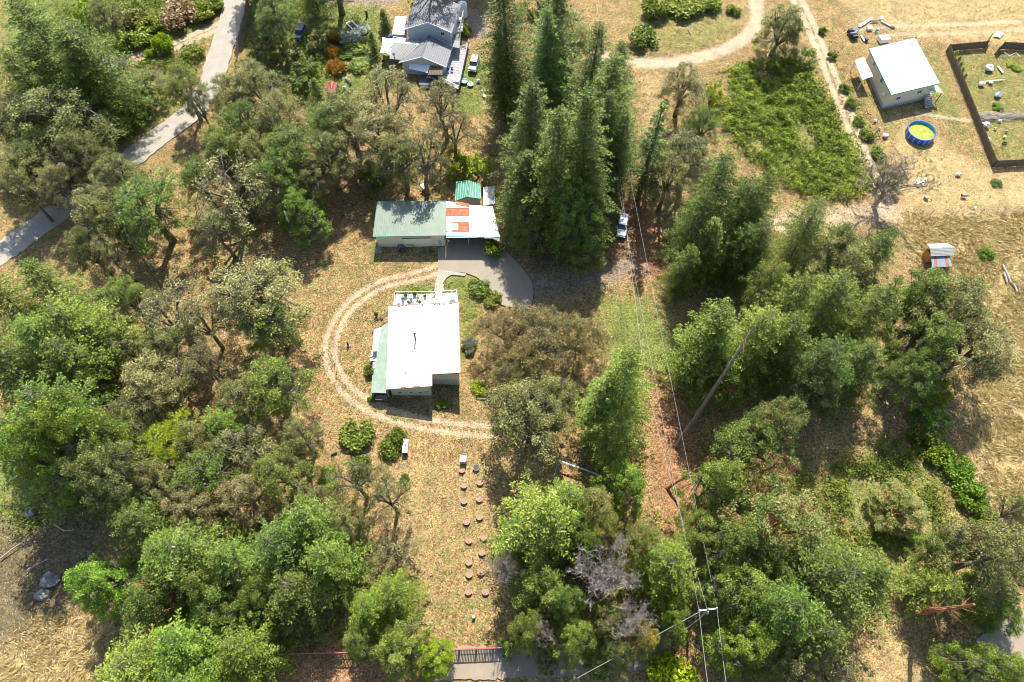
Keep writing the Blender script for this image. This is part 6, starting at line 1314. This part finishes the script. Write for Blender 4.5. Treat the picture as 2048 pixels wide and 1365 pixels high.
# shrubs about the houses
SH('shrub',712,872,38,2.4,'oakgreen','big round dark green shrub alone in the clearing below the house'); SH('shrub',780,893,26,1.9,'oakgreen','loose leggy shrub left of the long white box'); SH('shrub',796,872,18,2.2,'oakgreen','upright shrub touching the upper left of the long white box'); SH('shrub',653,958,27,1.0,'bright','flat bright green shrub in the lower left clearing'); SH('shrub',810,957,11,.9,'oakgreen','small dark green shrub below the long white box'); SH('shrub',722,930,24,2.5,'oakgreen','grey-green shrub above the slender oak'); SH('spiky',940,690,19,1.5,'pale','silvery white-leaved shrub right of the white-roofed house'); SH('shrub',958,776,18,1.0,'lime','bright lime shrub right of the house below the rust-tipped oaks'); SH('shrub',884,806,15,1.0,'bright','green plant growing in the shadow under the house wall'); SH('shrub',738,742,14,1.5,'oakgreen','round green bush at the edge of the green porch roof'); SH('shrub',742,798,8,.8,'bright','small weed clump at the lower corner of the green porch'); SH('shrub',960,578,24,1.5,'oakgreen','dark green shrub bed inside the curve of the driveway'); SH('shrub',985,598,20,1.4,'oakgreen','dark shrub between the driveway edge and the rust-tipped oaks'); SH('shrub',948,566,12,1.1,'bright','small round bright shrub at the top of the driveway bed')
SH('shrub',828,583,11,.8,'bright','green plant outside the left part of the deck balustrade'); SH('shrub',808,588,9,.8,'oakgreen','leafy plant outside the left corner of the deck'); SH('shrub',848,582,8,.6,'bramble','weeds outside the deck balustrade left of the steps')
SH('shrub',860,500,5,.5,'bright','weeds at the garage wall left of the white door'); SH('shrub',757,500,9,.8,'pale','pale dry bush at the left front corner of the garage'); SH('shrub',985,497,22,3,'bright','leafy branch clump at the right end of the carport')
for i, (px, py, r, lb) in enumerate(((1885,910,30,'uppermost mound of the bright hedge strip beside the dry field'),(1920,940,34,'second mound of the bright hedge strip beside the dry field'),(1945,985,34,'third mound of the bright hedge strip beside the dry field'),(1970,1035,30,'lowest mound of the bright hedge strip beside the dry field'),(1850,870,30,'dark mound of hedge in the shade left of the bright strip'))):
    SH('shrub',px,py,r,2.5,'bright' if i < 4 else 'oakgreen',lb,name='hedge_mound')
SH('shrub',1975,505,16,1.3,'bright','green bush alone in the dry field right of the grey-shingled shed'); SH('shrub',1995,365,12,.6,'oakgreen','flat ring of green weeds on the bare field at the right'); SH('shrub',1998,212,12,.6,'bramble','low green clump in the middle of the fenced garden'); SH('shrub',2030,130,16,.6,'bramble','low green bed in the upper right of the fenced garden')
t_ = thing('brush_row', 'long grey row of piled brush crossing the fenced garden', 'brush pile', P(1990,235,0)); mb = MB(); rr = random.Random(6)
for k in range(420):
    u = rr.random(); q = P(1955+u*110, 236-u*4, 0)+Vector((0, rr.gauss(0,.5), abs(rr.gauss(0,.25))+.05)); a_ = rr.uniform(-.6,.6); mb.bar(q, q+Vector((math.cos(a_)*rr.uniform(.5,1.3), math.sin(a_)*.8, rr.uniform(-.1,.2))), .05)
kind(mb.obj('brush', BARK['grey'], t_), 'stuff')
for t, r, h, pl in POTS:
    if pl:
        tm, cm, r0, h0 = V['shrub'][len(pl) % 4]
        o = bpy.data.objects.new('plant', cm); C.objects.link(o); o.parent = t; s_ = r*1.5/r0; o.scale = (s_, s_, s_*1.3); o.location = (0,0,h*.8); o.material_slots[0].link = 'OBJECT'; o.material_slots[0].material = LEAF[pl]

# ------------------------------------------------------------------ ground cover that nobody could count
rs = np.random.RandomState(77)
def scatter(n_, x0, x1, y0, y1, weight):
    out = []
    while sum(len(o) for o in out) < n_:
        X = rs.uniform(x0, x1, n_*2); Y = rs.uniform(y0, y1, n_*2); k = rs.rand(n_*2) < weight(X, Y); out.append(np.stack([X[k], Y[k]], 1))
        if len(out) > 30: break
    return np.concatenate(out)[:n_]
def gzv(X, Y): return (vnoise(X, Y, 9.0, 1)-.5)*0.24+(vnoise(X, Y, 2.2, 2)-.5)*0.10-0.2
ROADS = [([(430,-40),(505,-40),(490,60),(440,220),(340,300),(250,350),(60,480),(-40,560),(-40,480),(200,320),(380,210),(410,100)],1,.2),([(876,470),(1002,470),(1070,590),(1003,612),(968,566),(886,560),(871,577),(876,497)],1,.2),([(300,1305),(1330,1280),(1330,1322),(300,1350)],1,.3),([(1980,1330),(2060,1245),(2120,1300),(2000,1400)],1,.3)]
BUILT = [([(772,600),(920,585),(922,770),(862,795),(745,800),(742,640)],1,.1),([(753,420),(890,420),(890,495),(760,497)],1,.1),([(1745,120),(1850,110),(1880,200),(1775,215)],1,.1),([(780,0),(940,0),(940,180),(790,150)],1,.1)]
def excl(X, Y): return 1-np.clip(region(ROADS, X, Y)+region(BUILT, X, Y), 0, 1)
def tracks(X, Y):
    m_ = np.zeros(X.shape)
    for pts, wd, amt in RUTS: m_ = np.maximum(m_, np.clip(1.3-(line_d(X, Y, pts))/(wd*1.2), 0, 1))
    return m_
def cover(name, pts, per, spread, ll, ww, up, matl, hgt, dirn=None, tb=None, fl=1.0):
    n_ = len(pts); C0 = np.repeat(pts, per, 0); N = n_*per; off = rs.normal(size=(N,2))*spread; xy = C0+off; z = gzv(xy[:,0], xy[:,1])
    D = unit(rs.normal(size=(N,3))*np.array([1,1,.5])+np.array([0,0,up]))
    if dirn is not None: D = unit(D+dirn(xy)*1.0)
    l = ll*(.5+rs.rand(N)); S = unit(np.cross(D, rs.normal(size=(N,3)))); Cc = np.stack([xy[:,0], xy[:,1], z+np.abs(D[:,2])*l*.9+hgt*rs.rand(N)*fl+.01], 1)
    tt = np.repeat(rs.rand(n_)*.6 if tb is None else tb, per)+rs.normal(size=N)*.2+.15
    me = leaf_mesh(name, Cc, D, S, l, ww*(.6+.8*rs.rand(N)), tt, LEAF[matl]); o = bpy.data.objects.new(name, me); C.objects.link(o); return kind(o, 'stuff')
BR = [([(1440,150),(1500,125),(1590,115),(1645,190),(1700,280),(1735,365),(1700,398),(1600,385),(1560,360),(1500,310),(1450,250),(1410,190)],1,1.5)]
def wbr(X, Y):
    m_ = region(BR, X, Y); hole = vnoise(X, Y, 5.0, 9); return m_*np.clip((hole-.24)*6, 0.03, 1)
pb_ = scatter(8200, 25, 75, 70, 125, wbr)
def mound(name, pts, per, matl, hh, leaf=.17, sp=.33):
    n_ = len(pts); N = n_*per; C0 = np.repeat(pts, per, 0); off = rs.normal(size=(N,2))*sp; xy = C0+off; top = hh*(.35+.9*vnoise(xy[:,0], xy[:,1], 2.3, 5))*(.6+.6*vnoise(xy[:,0], xy[:,1], .8, 6))
    D, S = rand_axes(rs, N, 1.0); l = leaf*(.5+rs.rand(N)); Cc = np.stack([xy[:,0], xy[:,1], np.maximum(.02, top*(1-.5*rs.rand(N)**2))-.1], 1)
    tt = .1+.75*vnoise(xy[:,0], xy[:,1], 1.2, 7)*.8+rs.normal(size=N)*.16
    me = leaf_mesh(name, Cc, D, S, l, l*.62, tt, LEAF[matl]); o = bpy.data.objects.new(name, me); C.objects.link(o); return kind(o, 'stuff')
mound('bramble_field', pb_, 9, 'bramble', 1.5, .16, .30)
BR2 = [([(1640,950),(1720,900),(1880,900),(1900,1080),(1800,1130),(1650,1110)],.8,3), ([(0,860),(150,880),(190,1010),(60,1050),(-30,1000)],.6,3), ([(1500,1000),(1640,960),(1600,1120),(1500,1110)],.5,3)]
mound('bramble_patch', scatter(1700, -75, 75, 20, 60, lambda X, Y: region(BR2, X, Y)*np.clip((vnoise(X, Y, 3.0, 19)-.3)*4, 0, 1)), 8, 'bramble', 1.0)
UN = [([(530,-20),(650,0),(640,120),(690,200),(560,190),(500,110)],.9,3), ([(100,-30),(440,-30),(405,80),(350,90),(300,100),(120,110)],1,3), ([(200,125),(400,90),(410,150),(350,235),(230,300),(190,210)],1,2), ([(480,120),(640,130),(700,200),(640,260),(450,300),(430,240)],.6,4), ([(0,850),(330,800),(450,1000),(250,1050),(0,1020)],.4,4), ([(450,1190),(680,1180),(700,1270),(450,1280)],.9,3), ([(1180,880),(1300,900),(1330,1100),(1200,1200)],.6,3), ([(1400,900),(1620,880),(1650,1300),(1420,1300)],.7,3), ([(1600,60),(1650,60),(1780,330),(1760,380),(1700,250)],.35,2), ([(1130,100),(1270,120),(1270,330),(1150,300)],.3,4), ([(0,120),(220,150),(200,300),(0,300)],.5,4)]
mound('undergrowth', scatter(6500, -120, 80, 2, 150, lambda X, Y: region(UN, X, Y)*excl(X, Y)*(1-tracks(X, Y))*np.clip((vnoise(X, Y, 4.0, 29)-.33)*5, 0, 1)), 8, 'bramble', 1.1)
def wgreen(X, Y): return (region(GREEN, X, Y)*.95+.05)*excl(X, Y)*(1-tracks(X, Y))*(1-.8*region(BR, X, Y))*np.clip((vnoise(X, Y, 2.5, 39)-.2)*2.5, .05, 1)
cover('grass', scatter(16000, -120, 125, 2, 148, wgreen), 5, .16, .13, .035, .9, 'weeds', .02)
def wstraw(X, Y): return region([s for s in STRAW if s[1] > .55], X, Y)**2*excl(X, Y)*(1-tracks(X, Y))
cover('dry_grass', scatter(12000, -110, 125, 2, 148, wstraw), 4, .16, .16, .03, .7, 'straw', .02)
FLD = [([(1820,432),(2200,428),(2200,1060),(2005,1040),(1955,880),(1935,700),(1845,560)],1,2), ([(80,1235),(230,1220),(380,1235),(400,1420),(-60,1420),(0,1340)],.6,3)]
def flow(xy):
    a = vnoise(xy[:,0], xy[:,1], 5.0, 51)*7+vnoise(xy[:,0], xy[:,1], 1.6, 52)*2.5; return np.stack([np.cos(a)*1.3, np.sin(a)*1.3, np.zeros(len(a))], 1)
cover('tall_dry_grass', scatter(15000, -80, 125, 0, 85, lambda X, Y: region(FLD, X, Y)*np.clip((vnoise(X, Y, 3.0, 59)-.1)*3, .1, 1)), 6, .22, .42, .05, .35, 'straw', .12, flow)
def wlit(X, Y): return (1-.7*region(GREEN, X, Y))*(1-region(STRAW[:3], X, Y))*np.maximum(excl(X, Y), .10*(1-region(BUILT, X, Y)))*(1-.8*tracks(X, Y))
cover('leaf_litter', scatter(30000, -115, 85, 4, 130, lambda X, Y: wlit(X, Y)), 4, .3, .10, .06, .1, 'litter', .02)
cover('low_weeds', scatter(3800, -100, 85, 6, 120, lambda X, Y: excl(X, Y)*(1-tracks(X, Y))*np.clip((vnoise(X, Y, 6.0, 69)-.5)*4, .06, 1)), 8, .2, .14, .06, .5, 'bramble', .08)
for o in C.objects:
    if '_base' in o.keys(): del o['_base']
    if o.type == 'MESH' and not o.data.name: pass
bpy.context.view_layer.update()
